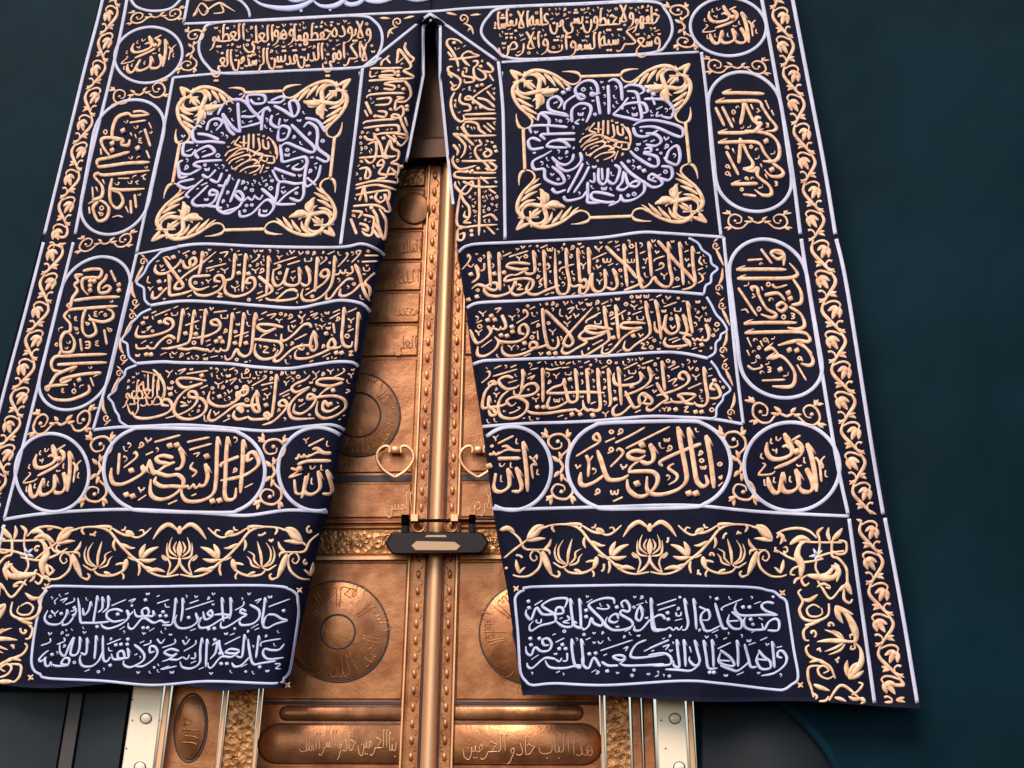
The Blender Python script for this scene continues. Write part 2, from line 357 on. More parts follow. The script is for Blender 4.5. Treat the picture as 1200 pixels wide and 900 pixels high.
def filler(mb, poly, n, size, w, rot=0, tries=5, yf=curtain_y, gap=1):
    """vowel and ornament marks in the gaps left between the letters"""
    xs = [p[0] for p in poly]; ys = [p[1] for p in poly]
    def inside(x, y):
        c = False; j = len(poly)-1
        for i in range(len(poly)):
            if (poly[i][1] > y) != (poly[j][1] > y) and x < (poly[j][0]-poly[i][0])*(y-poly[i][1])/(poly[j][1]-poly[i][1])+poly[i][0]: c = not c
            j = i
        return c
    names = list(MARKS); done = 0
    for _ in range(n*tries*8):
        if done >= n: break
        x = random.uniform(min(xs), max(xs)); y = random.uniform(min(ys), max(ys))
        if not inside(x, y): continue
        s = size*random.choice((.8, 1, 1.15)); k = random.choice(names)
        if k == 'fatha': s *= random.choice((1, 1.5, 1.9))
        ca, sa = math.cos(rot), math.sin(rot)
        st = [[(x + (a-.5)*s*ca + (b-.5)*s*sa*.9, y + (a-.5)*s*sa - (b-.5)*s*ca*.9) for a, b in q] for q in MARKS[k]]
        cc = [cat(q, 1.6) for q in st]; ok = True
        for c in cc:
            for px, py in c:
                r = w*.5 + gap; X = int(px+150); Y = int(py+100); ri = int(math.ceil(r))
                if OCC[Y-ri:Y+ri+1, X-ri:X+ri+1].any() or not inside(px, py): ok = False; break
            if not ok: break
        if not ok: continue
        for c in cc: ribbon(mb, c, profile(len(c), 'taper', w*1.1) if k in ('comma', 'hook') else w, yf)
        done += 1

# ------------------------------------------------------------------ the wall cloth and the stone below it
def grid(name, x0, x1, y0, y1, nx, ny, yf, m, parent=None, **kw):
    b = MB(); vs = []; fs = []
    for j in range(ny+1):
        for i in range(nx+1):
            x = lerp(x0, x1, i/nx); y = lerp(y0, y1, j/ny); vs.append(P(x, y, yf(x, y)))
    for j in range(ny):
        for i in range(nx):
            a = j*(nx+1)+i; fs.append((a, a+nx+1, a+nx+2, a+1))
    b.add(vs, fs); return b.build(name, m, parent, **kw)
# door-plane coordinates: x given at photo row 850, verticals and levels lean as the door's do
def QD(x, y):
    yy = y + (-.035 + .04*y/900)*(x-500)
    return (x + (x-622)*.0003*(yy-850), yy)
def prism(mb, outline, y0, y1, bev=0):
    """outline in px, walls run from plane y0 (back) to y1 (front), front edge bevelled by bev px"""
    cx = sum(p[0] for p in outline)/len(outline); cy = sum(p[1] for p in outline)/len(outline); n = len(outline)
    def inset(d):
        o = []
        for i in range(n):
            a, b, c = outline[i-1], outline[i], outline[(i+1) % n]
            d1 = (b[0]-a[0], b[1]-a[1]); d2 = (c[0]-b[0], c[1]-b[1])
            l1 = math.hypot(*d1) or 1; l2 = math.hypot(*d2) or 1
            nx = -(d1[1]/l1 + d2[1]/l2); ny = d1[0]/l1 + d2[0]/l2; l = nx*nx + ny*ny
            k = 2*d/max(l, .6); o.append((b[0]+nx*k*.5*1.0*1, b[1]+ny*k*.5))
        return o
    ar = sum(outline[i][0]*outline[(i+1) % n][1]-outline[(i+1) % n][0]*outline[i][1] for i in range(n))
    if ar < 0: outline = outline[::-1]
    back = [P(*p, y0) for p in outline]; dz = (y0-y1)
    if bev:
        mid = [P(*p, y1 + min(dz*.5, bev*.0035)) for p in outline]; front = [P(*p, y1) for p in inset(bev)]
        rings = [back, mid, front]
    else: rings = [back, [P(*p, y1) for p in outline]]
    vs = sum(rings, []); fs = []
    for r in range(len(rings)-1):
        for i in range(n):
            a = r*n+i; b = r*n+(i+1) % n; fs.append((a, a+n, b+n, b))
    k = (len(rings)-1)*n; fs.append(tuple(range(k+n-1, k-1, -1)))
    mb.add(vs, fs)
def rect(x0, y0, x1, y1): return [QD(x0, y0), QD(x1, y0), QD(x1, y1), QD(x0, y1)]
def slab(name, x0, y0, x1, y1, yb, yf_, m, parent, bev=1.2, **kw):
    b = MB(); prism(b, rect(x0, y0, x1, y1), yb, yf_, bev); return b.build(name, m, parent, smooth=False, **kw)

wc = empty('wall_cloth', 'huge plain black woven cloth covering the wall around the embroidered curtain and gold door', 'wall cloth')
FX0, FX1 = QD(150, 850)[0], QD(815, 850)[0]
b = MB(); vs = []; fs = []
def cloth_part(poly_left, poly_right, y0, y1, ny, nx, yf, mb):
    n0 = len(mb.v); vs = []; fs = []
    for j in range(ny+1):
        y = lerp(y0, y1, j/ny); a = poly_left(y); c = poly_right(y)
        for i in range(nx+1):
            x = lerp(a, c, i/nx); vs.append(P(x, y, yf(x, y)))
    for j in range(ny):
        for i in range(nx):
            k = j*(nx+1)+i; fs.append((k, k+nx+1, k+nx+2, k+1))
    mb.add(vs, fs)
cloth_part(lambda y: -420, lambda y: QD(151, y)[0], -260, 1100, 60, 24, wall_y, b)
cloth_part(lambda y: QD(814, y)[0], lambda y: 1650, -260, 1100, 90, 60, wall_y, b)
cloth_part(lambda y: QD(151, y)[0], lambda y: QD(814, y)[0], -260, 20, 10, 24, wall_y, b)
b.build('woven_cloth', M_WALL, wc)
# folded-up hem at the bottom left: a taupe strip between two dark grey panels
slab('grey_panel', -200, 812, 74, 1080, .03, .0, M_STONE, wc); slab('vertical_strip', 76, 812, 92, 1080, .03, -.012, M_STRIP, wc, 2)
slab('grey_panel', 94, 812, 146, 1080, .03, .0, M_STONE, wc)
b = MB(); prism(b, [(822,826),(880,826),(935,829),(955,850),(992,905),(1060,1080),(822,1080)], .03, -.006, 5); b.build('grey_panel', mat('dark_grey_cloth', (.009, .012, .015), .65, 0, .2, 0, [('noise', 30, .3, .003)]), wc)

b = MB(); c = cat([(915,822),(938,842),(958,864),(974,886),(992,925),(1012,980)], 4); ribbon(b, c, profile(len(c), 'line', 13), lambda x, y: .0, mark=False, hk=.55); b.build('rolled_edge', M_WALL, wc)
# ------------------------------------------------------------------ door frame
fr = empty('door_frame', 'chased and polished gold frame round the double door, bright plates at both sides', 'door frame')
for sgn, xs in ((1, (150, 186, 189, 196, 258, 262, 299, 303)), (-1, (812, 770, 767, 741, 741, 709, 708, 704))):
    if sgn == 1:
        slab('bright_plate', 150, 60, 186, 1080, .14, -.03, M_BRIGHT, fr, 2)
        slab('trim_strip', 188, 60, 195, 1080, .14, -.02, M_TRIM, fr, 2)
        slab('reveal_panel', 197, 60, 257, 1080, .16, .03, M_DOOR, fr, 1)
        slab('trim_strip', 258, 60, 263, 1080, .16, .0, M_TRIM, fr, 1.5)
        slab('chased_band', 264, 60, 299, 1080, .16, .02, M_CHASED, fr, 1)
        slab('trim_strip', 300, 60, 304, 1080, .16, .0, M_TRIM, fr, 1.2)
    else:
        slab('bright_plate', 770, 60, 804, 1080, .14, -.03, M_BRIGHT, fr, 2)
        slab('trim_strip', 806, 60, 813, 1080, .14, -.015, M_TRIM, fr, 2)
        slab('reeded_strip', 740, 60, 752, 1080, .16, .02, M_DOOR, fr, 3)
        slab('reeded_strip', 753, 60, 767, 1080, .16, .03, M_DOOR, fr, 4)
        slab('chased_band', 710, 60, 738, 1080, .16, .02, M_CHASED, fr, 1)
        slab('trim_strip', 704, 60, 708, 1080, .16, .0, M_TRIM, fr, 1.2)
slab('lintel', 305, 20, 703, 190, .16, .09, M_SHADED, fr, 2); slab('lintel_moulding', 305, 160, 703, 186, .089, .05, M_SHADED, fr, 5)
# oval cartouche on the left reveal, with its lettering
def dY(y): return lambda px, py: y
def ell(cx, cy, rx, ry, n=40, rot=0): return [(cx + rx*math.cos(a)*math.cos(rot) - ry*math.sin(a)*math.sin(rot), cy + rx*math.cos(a)*math.sin(rot) + ry*math.sin(a)*math.cos(rot)) for a in [2*math.pi*i/n for i in range(n)]]
b = MB(); ribbon(b, ell(223.5, 853, 19, 40, rot=.08), 2.6, dY(.03), closed=True, mark=False); b.build('oval_moulding', M_NIELLO, fr)
b = MB(); prism(b, ell(223.5, 853, 17, 38, rot=.08), .031, .022, 3); ov = b.build('oval_boss', M_DOOR, fr)
b = MB(); write(b, 'الله', wordmap(213, 872, 216, 838, 18), 1.6, yf=dY(.022), hk=.4); b.build('engraved_word', M_CHASED, ov)
# round screws of the bright plates
for cx, cy in ((171, 842), (164, 899), (791, 842), (796, 899)):
    b = MB(); prism(b, ell(cx, cy, 6, 5.6, 24), -.029, -.033, 1); sc = b.build('round_boss', M_BRIGHT, fr)
    b = MB(); ribbon(b, ell(cx, cy, 6.6, 6.0, 24), 1.6, dY(-.029), closed=True, mark=False); b.build('boss_ring', M_NIELLO, sc)
    b = MB()
    for k in range(3): prism(b, ell(cx-16+k*1.0*0 - (0 if k else 0) + (32 if k == 1 else 0), cy + (2 if k != 2 else -22), .9, .9, 8), -.029, -.033)
    b.build('rivet', M_NIELLO, fr)
# chased scrolls standing proud on the bands
def chase(x0, x1, y0, y1, pitch, name, parent, yb, flip=False, m=M_TRIM, w=1.7):
    b = MB(); y = y0; k = 0; xc = (x0+x1)/2; r = (x1-x0)/2
    while y < y1:
        s = 1 if k % 2 else -1
        p = [QD(xc - s*r*.1, y), QD(xc + s*r*.8, y+pitch*.35), QD(xc + s*r*.5, y+pitch*.8), QD(xc + s*r*.05, y+pitch)]
        c = cat(p, 3); ribbon(b, c, profile(len(c), 'stem', w), dY(yb), mark=False)
        q = QD(xc - s*r*.3, y+pitch*.5)
        for a in range(5):
            th = a*1.25 + k; e = (q[0] + r*.5*math.cos(th), q[1] + r*.5*math.sin(th)); c = cat([q, e], 3)
            ribbon(b, c, profile(len(c), 'leaf', w*1.5), dY(yb), mark=False)
        y += pitch; k += 1
    return b.build(name, m, parent, kind='stuff')
chase(268, 296, 812, 905, 22, 'chased_scrolls', fr, .02, m=M_CHASED); chase(713, 737, 812, 905, 20, 'chased_scrolls', fr, .02, m=M_CHASED)

# ------------------------------------------------------------------ door leaves
YD = .13
def leaf_door(side):
    left = side == 'left'
    d = empty('door_leaf', 'left leaf of the gold double door, with the whole heart-shaped knocker' if left else 'right leaf of the gold double door, with the rounded central pole', 'door', 'two leaves of the gold door')
    a, z = (304, 472) if left else (530, 704)
    x0, x1 = (305, 492) if left else (492, 703)
    slab('leaf_board', x0, 189, x1, 1080, YD+.06, YD, M_DOOR, d, .5)
    # stile trims beside the pole
    if left: slab('edge_trim', 469.5, 640, 472, 1080, YD, YD-.02, M_TRIM, d, .8); slab('edge_trim', 473, 192, 475.5, 612, YD, YD-.02, M_TRIM, d, .8); slab('stile', 476, 192, 491, 1080, YD, YD-.008, M_DOOR, d, .8)
    else: slab('edge_trim', 529, 192, 531.5, 1080, YD, YD-.02, M_TRIM, d, .8); slab('stile', 515, 192, 528, 1080, YD, YD-.008, M_DOOR, d, .8)
    b = MB(); y = 205
    xs = 483 if left else 522
    while y < 905:
        p = QD(xs, y); prism(b, [(p[0]+2.8*math.cos(t), p[1]+5.5*math.sin(t)) for t in [6.283*i/8 for i in range(8)]], YD-.006, YD-.013, 1.5)
        p = QD(xs + (3 if left else -3), y+9); c = cat([(p[0], p[1]-4), (p[0]+(2.5 if left else -2.5), p[1]), (p[0], p[1]+4)], 2); ribbon(b, c, 1.5, dY(YD-.008), mark=False)
        y += 19.5
    b.build('beaded_ornament', M_DOOR, d, kind='stuff')
    xr = 469 if left else 533       # panel edge next to the pole
    xo = 306 if left else 702
    rr = lambda ya, yb, n, m=M_DOOR, dep=.012, bev=2.5, **k: slab(n, min(xr, xo), ya, max(xr, xo), yb, YD, YD-dep, m, d, bev, **k)
    gr = lambda ya, yb: slab('groove_moulding', min(xr, xo), ya, max(xr, xo), yb, YD, YD-.004, M_NIELLO, d, 1)
    rr(196, 217, 'chased_rail', M_CHASED); 
    rr(221, 267, 'small_panel'); b = MB(); kx = 486 if left else 560
    kx = 482 if left else 566
    prism(b, ell(*QD(455 if left else 560, 243), 19, 19, 28), YD-.012, YD-.020, 5); b.build('round_boss', M_DOOR, d)
    for ya, yb in ((270, 303), (306, 339), (342, 377), (380, 416)):
        pn = rr(ya, yb, 'inscribed_panel')
        b = MB(); words = ['الله', 'محمد', 'العلي', 'الملك']; wd = words[(ya//36) % 4]
        xa, xb = (468, 436) if left else (600, 540)
        q0, q1 = QD(xa, yb-9), QD(xb, yb-9); write(b, wd, wordmap(q0[0], q0[1], q1[0], q1[1], 15), 1.2, yf=dY(YD-.012), hk=.5); b.build('raised_word', M_CHASED, pn)
    rr(420, 553, 'roundel_panel', dep=.008)
    gr(556, 564)
    pn = rr(566, 606, 'inscribed_panel')
    b = MB()
    if left: q0, q1 = QD(472, 596), QD(436, 598); write(b, 'المبين', wordmap(*q0, *q1, 20), 1.3, yf=dY(YD-.012), hk=.5)
    else: q0, q1 = QD(585, 596), QD(541, 598); write(b, 'والارض', wordmap(*q0, *q1, 20), 1.3, yf=dY(YD-.012), hk=.5)
    b.build('raised_word', M_TRIM, pn)
    rr(609, 613, 'rail_moulding', M_DOOR, .02); rr(615, 619, 'rail_moulding', M_DOOR, .014)
    rr(620, 649, 'chased_rail', M_CHASED, .01)
    b = MB(); xx = min(xr, xo)+6; k = 0
    while xx < max(xr, xo)-4:
        q = QD(xx, 634)
        spiral(b, q[0], q[1] + (3 if k % 2 else -3), 7, k*1.3, .9, 2.0, 1 if k % 2 else -1, dY(YD-.012))
        c = cat([(q[0]+4, q[1]-9), (q[0]+9, q[1]), (q[0]+5, q[1]+9)], 3); ribbon(b, c, profile(len(c), 'leaf', 3), dY(YD-.011), mark=False)
        xx += 13; k += 1
    b.build('chased_scrolls', M_CHASED, d, kind='stuff')
    rr(651, 656, 'bright_moulding', M_TRIM, .022, 1.5)
    rr(659, 820, 'roundel_panel', dep=.008, bev=3)
    gr(822, 826)
    # roundels
    def roundel(cx, cy, r1, r2, words):
        b = MB(); prism(b, ell(cx, cy, r1, r1, 56), YD-.007, YD-.016, 3); ro = b.build('roundel', M_DOOR, d)
        b = MB(); ribbon(b, ell(cx, cy, r1, r1, 56), 2.6, dY(YD-.008), closed=True, mark=False, hk=.5); ribbon(b, ell(cx, cy, r2, r2, 40), 2.4, dY(YD-.014), closed=True, mark=False, hk=.5); b.build('roundel_ring', M_NIELLO, ro)
        b = MB(); n = len(words)
        for i, wd in enumerate(words):
            a0 = 2*math.pi*i/n + .15; a1 = a0 + 2*math.pi/n*.86; h = (r1-r2)*.62; rb = r1*.9
            write(b, wd, (lambda u, v, a0=a0, a1=a1: (cx + (rb - v*h)*math.cos(lerp(a0, a1, u)), cy + (rb - v*h)*math.sin(lerp(a0, a1, u)))), .9, yf=dY(YD-.016), hk=.4)
        b.build('raised_lettering', M_DOOR, ro, kind='stuff')
    if left:
        roundel(420, 486, 48.5, 26, ['الحمد', 'الله', 'العلي', 'الملك', 'الحق', 'المبين', 'الكريم']); roundel(396, 740, 59, 20, ['الحمد', 'الله', 'رب', 'العلمين', 'الملك', 'الحق', 'المبين'])
    else:
        roundel(621, 742, 59, 20, ['الحمد', 'الله', 'رب', 'العلمين', 'الملك', 'الحق', 'المبين'])
    # cartouches with one round end
    def cartouche(xi, xe, ya, yb, words, y2=None):
        r = (yb-ya)/2; s = -1 if xe < xi else 1
        o = [QD(xi, ya)] + [QD(xe - s*r + s*r*math.sin(t), (ya+yb)/2 - r*math.cos(t)) for t in [math.pi*i/14 for i in range(15)]] + [QD(xi, yb)]
        b = MB(); prism(b, o, YD, YD-.018, 4); ca = b.build('cartouche', M_DOOR, d)
        b = MB(); ribbon(b, cat(o[1:-1], 4), 2.4, dY(YD-.002), mark=False, hk=.5)
        for q in ((o[0], o[1]), (o[-2], o[-1])): ribbon(b, cat(list(q), 8), 2.4, dY(YD-.002), mark=False, hk=.5)
        b.build('cartouche_rim', M_NIELLO, ca)
        return ca
    if left:
        cartouche(470, 327, 828, 844, 0); ca = cartouche(470, 305, 849, 895, 0)
        b = MB(); q0, q1 = QD(466, 880), QD(350, 880)
    else:
        cartouche(532, 683, 827, 843, 0); ca = cartouche(532, 705, 848, 895, 0)
        b = MB(); q0, q1 = QD(694, 884), QD(540, 884)
    ws_ = ['بنا', 'الحرمين', 'خادم', 'السر', 'الملك'] if left else ['هدا', 'الباب', 'خادم', 'الحرمين']
    tot = sum(layout(x)[0] for x in ws_); u = 0
    for i, x in enumerate(ws_):
        a_ = layout(x)[0]; f0, f1 = u/tot, (u+a_*.96)/tot; u += a_
        write(b, x, wordmap(lerp(q0[0], q1[0], f0), lerp(q0[1], q1[1], f0) - (i % 2)*3, lerp(q0[0], q1[0], f1), lerp(q0[1], q1[1], f1) - (i % 2)*3, 22), 1.3, yf=dY(YD-.018), hk=.5)
    b.build('raised_lettering', M_TRIM, ca)
    slab('bottom_rail', min(xr, xo), 899, max(xr, xo), 1080, YD, YD-.012, M_DOOR, d, 2)
    # heart knocker
    hx = 463 if left else 560.5; hy = 541
    b = MB(); YH = YD-.035
    for s in (-1, 1):
        p = [(hx + s*7, hy-10), (hx + s*7, hy-17), (hx + s*13, hy-18), (hx + s*20, hy-12), (hx + s*21, hy-2), (hx + s*13, hy+10), (hx, hy+18.5)]
        ribbon(b, cat(p, 2.2), 3.8, dY(YH), mark=False, hk=.7); ribbon(b, cat(p, 2.2), 3.8, dY(YH), mark=False, hk=-.7)
    kn = b.build('heart_knocker', M_TRIM, d)
    b = MB(); prism(b, [(hx-4, hy-18), (hx+5, hy-18), (hx+5, hy-10), (hx-4, hy-10)], YD, YH-.016, 1.5); b.build('knocker_staple', M_TRIM, kn)
    if not left:
        b = MB(); n = 16; vs = []; fs = []; ys = [190 + (1080-190)*i/60 for i in range(61)]
        for y in ys:
            for k in range(n+1):
                t = math.pi*k/n; q = QD(503.5 - 9.5*math.cos(t), y); vs.append(P(q[0], q[1], YD - .048*math.sin(t)))
        for j in range(60):
            for k in range(n): a_ = j*(n+1)+k; fs.append((a_, a_+n+1, a_+n+2, a_+1))
        b.add(vs, fs); pl = b.build('central_pole', M_TRIM, d)
        for xa in (491.5, 514): slab('pole_fillet', xa, 192, xa+1.6, 1080, YD, YD-.01, M_NIELLO, d, .6)
    return d
leaf_door('left'); leaf_door('right')

# ------------------------------------------------------------------ padlock
pk = empty('padlock', 'dark bar-shaped padlock with a brass plate across the gold pole of the door', 'padlock')
YL = YD-.05
b = MB(); prism(b, [(451,637),(458,625),(463,623),(560,623),(566,625),(573,636),(566,647),(560,649),(463,650),(458,648)], YL, YL-.06, 4); b.build('lock_body', M_IRON, pk, smooth=False)
b = MB(); prism(b, [(482,639.5),(488,634),(533,635),(540,640),(535,645),(487,645)], YL-.058, YL-.066, .8); b.build('brass_plate', M_PLATE, pk, smooth=False)
b = MB(); prism(b, [(500,627),(522,627),(524,629.5),(498,629.5)], YL-.058, YL-.062, .3); b.build('top_plate', M_PLATE, pk, smooth=False)
def rod(name, x0, y0, x1, y1, wpx, yy, m, par):
    b = MB(); dx, dy = x1-x0, y1-y0; l = math.hypot(dx, dy); nx, ny = -dy/l*wpx/2, dx/l*wpx/2; n = 12; vs = []; r = wpx*.0037/2
    for (x, y) in ((x0, y0), (x1, y1)):
        for k in range(n):
            t = 2*math.pi*k/n; vs.append(P(x + nx*math.cos(t), y + ny*math.cos(t), yy - r*math.sin(t)))
    fs = [(k, (k+1) % n, n+(k+1) % n, n+k) for k in range(n)] + [tuple(range(n)), tuple(range(n, 2*n))]
    b.add(vs, fs); return b.build(name, m, par)
rod('shackle_bar', 478, 610, 552, 610, 4, YL-.03, M_IRON, pk)
rod('steel_bar', 556, 608, 592, 608, 3.4, YL-.02, M_STEEL, pk)
for x in (475, 553.5):
    p = rod('shackle_post', x, 603, x, 616, 10 if x < 500 else 8, YL-.03, M_IRON, pk); rod('steel_sleeve', x, 614, x, 626, 9, YL-.03, M_STEEL, pk)
for x in (485.5, 532.5):
    b = MB(); prism(b, [(x-4.5, 602.5), (x+4.5, 602.5), (x+4.5, 611), (x-4.5, 611)], YD, YL-.05, 1.2); b.build('gold_staple', M_TRIM, pk, smooth=False)
    b = MB(); ribbon(b, ell(x + (5 if x < 500 else -4), 617, 7, 6.5, 24), 3, dY(YL-.02), closed=True, mark=False, hk=.7); b.build('staple_ring', M_DOOR, pk)

# ------------------------------------------------------------------ the curtain
cu = empty('door_curtain', 'black curtain parted over the gold door, embroidered with gold and silver calligraphy and vines', 'curtain')
def flap(xa, xb, bottom, ny, nx, name):
    b = MB(); vs = []; fs = []; y0 = -120
    for back in (0, 1):
        for j in range(ny+1):
            t = j/ny
            for i in range(nx+1):
                s = i/nx; yb = bottom(s); y = lerp(y0, yb, t); x = lerp(xa(y), xb(y), s)
                vs.append(P(x, y, curtain_y(x, y) + .012*back))
    N = (nx+1)*(ny+1)
    for j in range(ny):
        for i in range(nx):
            k = j*(nx+1)+i; q = (k, k+nx+1, k+nx+2, k+1); fs.append(q); fs.append(tuple(N+c for c in q[::-1]))
    rim = [i for i in range(nx+1)] + [j*(nx+1)+nx for j in range(1, ny+1)] + [ny*(nx+1)+i for i in range(nx-1, -1, -1)] + [j*(nx+1) for j in range(ny-1, 0, -1)]
    for a_, c_ in zip(rim, rim[1:]+rim[:1]): fs.append((a_, a_+N, c_+N, c_))
    b.add(vs, fs); return b.build(name, M_CLOTH, cu)
def bl(s): x = lerp(-86, 335, s); return 803 + 3.5*math.sin(x/33.0) + (3 if x > 240 else 0) + max(0, (x-300)*.06)
def br(s): x = lerp(612, 1078, s); return lerp(814, 828, s) + 2.0*math.sin(x/40.0)
mid = lambda y: 504.5
flap(lambda y: interp(L_OUT, y), lambda y: interp(L_SLIT, y) if y > 27 else 504.5, bl, 150, 120, 'left_flap')
flap(lambda y: interp(R_SLIT, y) if y > 27 else 504.4, lambda y: interp(R_OUT, y), br, 150, 120, 'right_flap')

def clipx(pts):
    return [p for p in pts if (p[0] < interp(L_SLIT, p[1])-1.5 or p[0] > interp(R_SLIT, p[1])+1.5 or p[1] < 26)]
def cord(pts, wd=4, m=None, closed=False, name='border_cord', smooth=True, step=5, **kw):
    b = MB(); c = cat(pts, step, closed) if smooth else sum([cat([a, q], step) for a, q in zip(pts, pts[1:])], [])
    ribbon(b, c, wd, closed=closed, hk=.10); return b.build(name, m or M_SILV, cu, **kw)
# long border lines, broken by the seam
for p in ([(120,-25),(120,0),(99,82),(80,160),(52,275)], [(51,284),(30,365),(2,470),(-40,640),(-75,820)],
          [(151,-25),(148.6,0),(140,45),(126,105),(105,190),(88,275)], [(86,284),(62,380),(40,470),(20,550),(5,608)],
          [(5,615),(-10,680),(-40,810)]): cord(p, 3.6)
for p in ([(924,-25),(929,0),(947,95),(965,190),(979,275)], [(980,280),(993,340),(1021,520),(1035,603)], [(1037,607),(1057,715),(1075,824)]): cord(p, 4.4)
for p in ([(888,-25),(893,0),(911,100),(927,190),(938,275)], [(939,280),(948,340),(977,520),(994,603)], [(995,608),(1010,715),(1025,824)]): cord(p, 4.2)
cord([(225,-25),(215,28)], 3.4, smooth=False); cord([(215,28),(270,25.5),(330,22),(425,17),(504,13.5),(540,10.5),(584,8),(690,3.5),(790,-2)], 3)
cord([(203,91),(190,160),(183,190),(160,297)], 3.4); cord([(822,61),(829,120),(835,190),(845,277)], 3.6)
cord([(203,91),(260,86),(340,83),(425,79)], 3); cord([(588,73),(640,70),(720,66),(819,61)], 3)
cord([(425,79),(417,150),(408,220),(399,287)], 3.6); cord([(584,72),(588,110),(590,150),(592,281)], 3.6)
cord([(425,79),(504,16),(584,72)], 3.2, smooth=False)
cord([(447,68),(425,79)], 2.5, smooth=False)
cord([(476,190),(486,140),(496,89),(496,31),(505,24),(516,31),(515.5,89),(525,186),(531,239)], 3.2, smooth=False)
cord([(272,-3),(282,1),(289,8),(292,14),(293,21)], 3)
# row frames
TL1 = [(160,298),(208,289),(239,286),(310,289),(396,290),(427,285),(450,294)]
cord([(160,298),(208,289)], 2.6, smooth=False)
rowsL = [
 [(208,289),(239,286),(310,289),(396,290),(425,286),(446,295),(450,300)],
 [(176,358),(211,353),(252,354),(300,358),(347,361),(375,356),(400,352),(424,356),(434,366)],
 [(160,426),(190,424),(210,425),(263,426),(300,430),(337,432),(365,428),(394,424),(414,425),(420,430)],
 [(109,504),(135,501),(161,500),(210,498),(250,500),(273,502),(315,505),(358,500),(389,498),(404,504)]]
rowsR = [
 [(537,296),(552,287),(605,284),(700,279),(750,272.5),(782,273.5),(848,278)],
 [(547,361),(556,356),(573,354),(620,352),(668,348),(720,344),(767,341),(825,345)],
 [(554,427),(566,423),(583,422),(640,420),(710,417),(770,413),(800,414),(830,420)],
 [(565,500),(590,498),(625,496),(660,495),(699,493),(760,488),(800,489),(835,491),(871,497)]]
for p in rowsL + rowsR: cord(p, 3.6)
cord([(848,278),(856,360),(863,430),(871,497)], 3.6); cord([(160,298),(140,385),(125,448),(109,504)], 3.4)
scR = [[(807,279),(818,285),(823,293),(832,300),(834,309),(841,315),(834,322),(833,331),(827,335),(825,345)],
       [(828,348),(834,358),(839,368),(847,377),(852,387),(845,392),(844,397),(839,402),(838,413),(830,419)],
       [(833,423),(840,432),(844,440),(850,448),(856,457),(848,464),(847,469),(840,478),(839,488),(833,491)]]
scL = [[(208,290),(190,295),(184,300),(174,310),(169,320),(160,331),(168,337),(169,343),(170,352),(176,358)],
       [(177,362),(166,367),(160,373),(154,379),(152,386),(143,398),(149,403),(150,411),(152,419),(160,426)],
       [(160,428),(148,433),(146,440),(138,449),(135,458),(127,465),(132,472),(135,481),(139,487),(141,494),(150,500)]]
for p in scR + scL: cord(p, 2.8, M_WHITE, step=3)
cord([(4,609),(42,603),(90,599),(148,597),(200,599),(250,602),(290,604),(337,598),(384,600)], 3.8)
cord([(577,596),(605,597),(636,596),(714,594),(780,592),(822,593),(870,598),(910,601),(995,605)], 3.8)
FRL = [(61,687),(141,688),(282,686),(330,687.5),(337,690),(342,692),(348,697),(349,704),(350,720),(346,750),(341,780),(338,790),(333,795),(323,801),(244,798.5),(180,803),(120,798),(56,795),(47,790),(41,787),(37,778),(38,760),(42,733),(48,705),(50,698),(55,692)]
FRR = [(622,688),(713,686),(760,686),(873,688),(900,692),(908,694),(915,700),(921,704),(924,720),(930,760),(935,788),(934,798),(928,802),(919,808),(905,808),(845,801),(800,798),(711,803),(650,801),(624,803),(616,798),(611,791),(609,780),(607,743),(604,710),(604,700),(609,694),(614,692)]
for p in (FRL, FRR): cord(p, 3.1, M_WHITE, closed=True, step=4, name='text_frame')
M_STAR = M_PALE
for x, y in ((351,692),(337,803),(36,794),(55,687),(605,690),(938,803),(917,695)):
    b = MB()
    for k in range(4):
        a = k*math.pi/2 + .7; ribbon(b, [(x, y), (x+2.5*math.cos(a), y+2.5*math.sin(a)), (x+4.5*math.cos(a), y+4.5*math.sin(a))], [3, 2.2, .6])
    b.build('corner_star', M_STAR, cu)

# cartouches: rounded outline from a quad
def quadmap(q): return lambda a, c: tuple(lerp(lerp(q[0][k], q[1][k], a), lerp(q[3][k], q[2][k], a), c) for k in (0, 1))
def stadium(q, n=8, ex=.24):
    f = quadmap(q); o = []
    for k in range(n*4):
        t = 2*math.pi*k/(n*4); c_, s_ = math.cos(t), math.sin(t)
        yv = (abs(s_)**1.0)*(1 if s_ > 0 else -1)
        yy = .5 + (.5-ex)*(1 if s_ > 0 else -1)*(1 if abs(s_) > 1e-6 else 0) + ex*s_
        o.append(f(.5+.5*c_, yy))
    # straight flanks
    out = []
    for k in range(len(o)):
        out.append(o[k])
    return out
def cart(points, name='cartouche_border', wd=4, m=None):
    b = MB(); c = cat(points, 4, True); c = clipx(c)
    if len(c) == len(cat(points, 4, True)): ribbon(b, c, wd, closed=True, hk=.10)
    else:   # rotate so the gap falls at the ends
        g_ = max(range(len(c)), key=lambda i: math.dist(c[i], c[(i+1) % len(c)])); c = c[g_+1:] + c[:g_+1]; ribbon(b, c, wd, hk=.10)
    return b.build(name, m or M_SILV, cu), points
def oblong(xa, ya, xb, yb, half, n=9):
    """capsule between two centres"""
    a = math.atan2(yb-ya, xb-xa); o = []
    for i in range(n): t = a + math.pi/2 + math.pi*i/(n-1); o.append((xa + half*math.cos(t), ya + half*math.sin(t)))
    for i in range(n): t = a - math.pi/2 + math.pi*i/(n-1); o.append((xb + half*math.cos(t), yb + half*math.sin(t)))
    return o
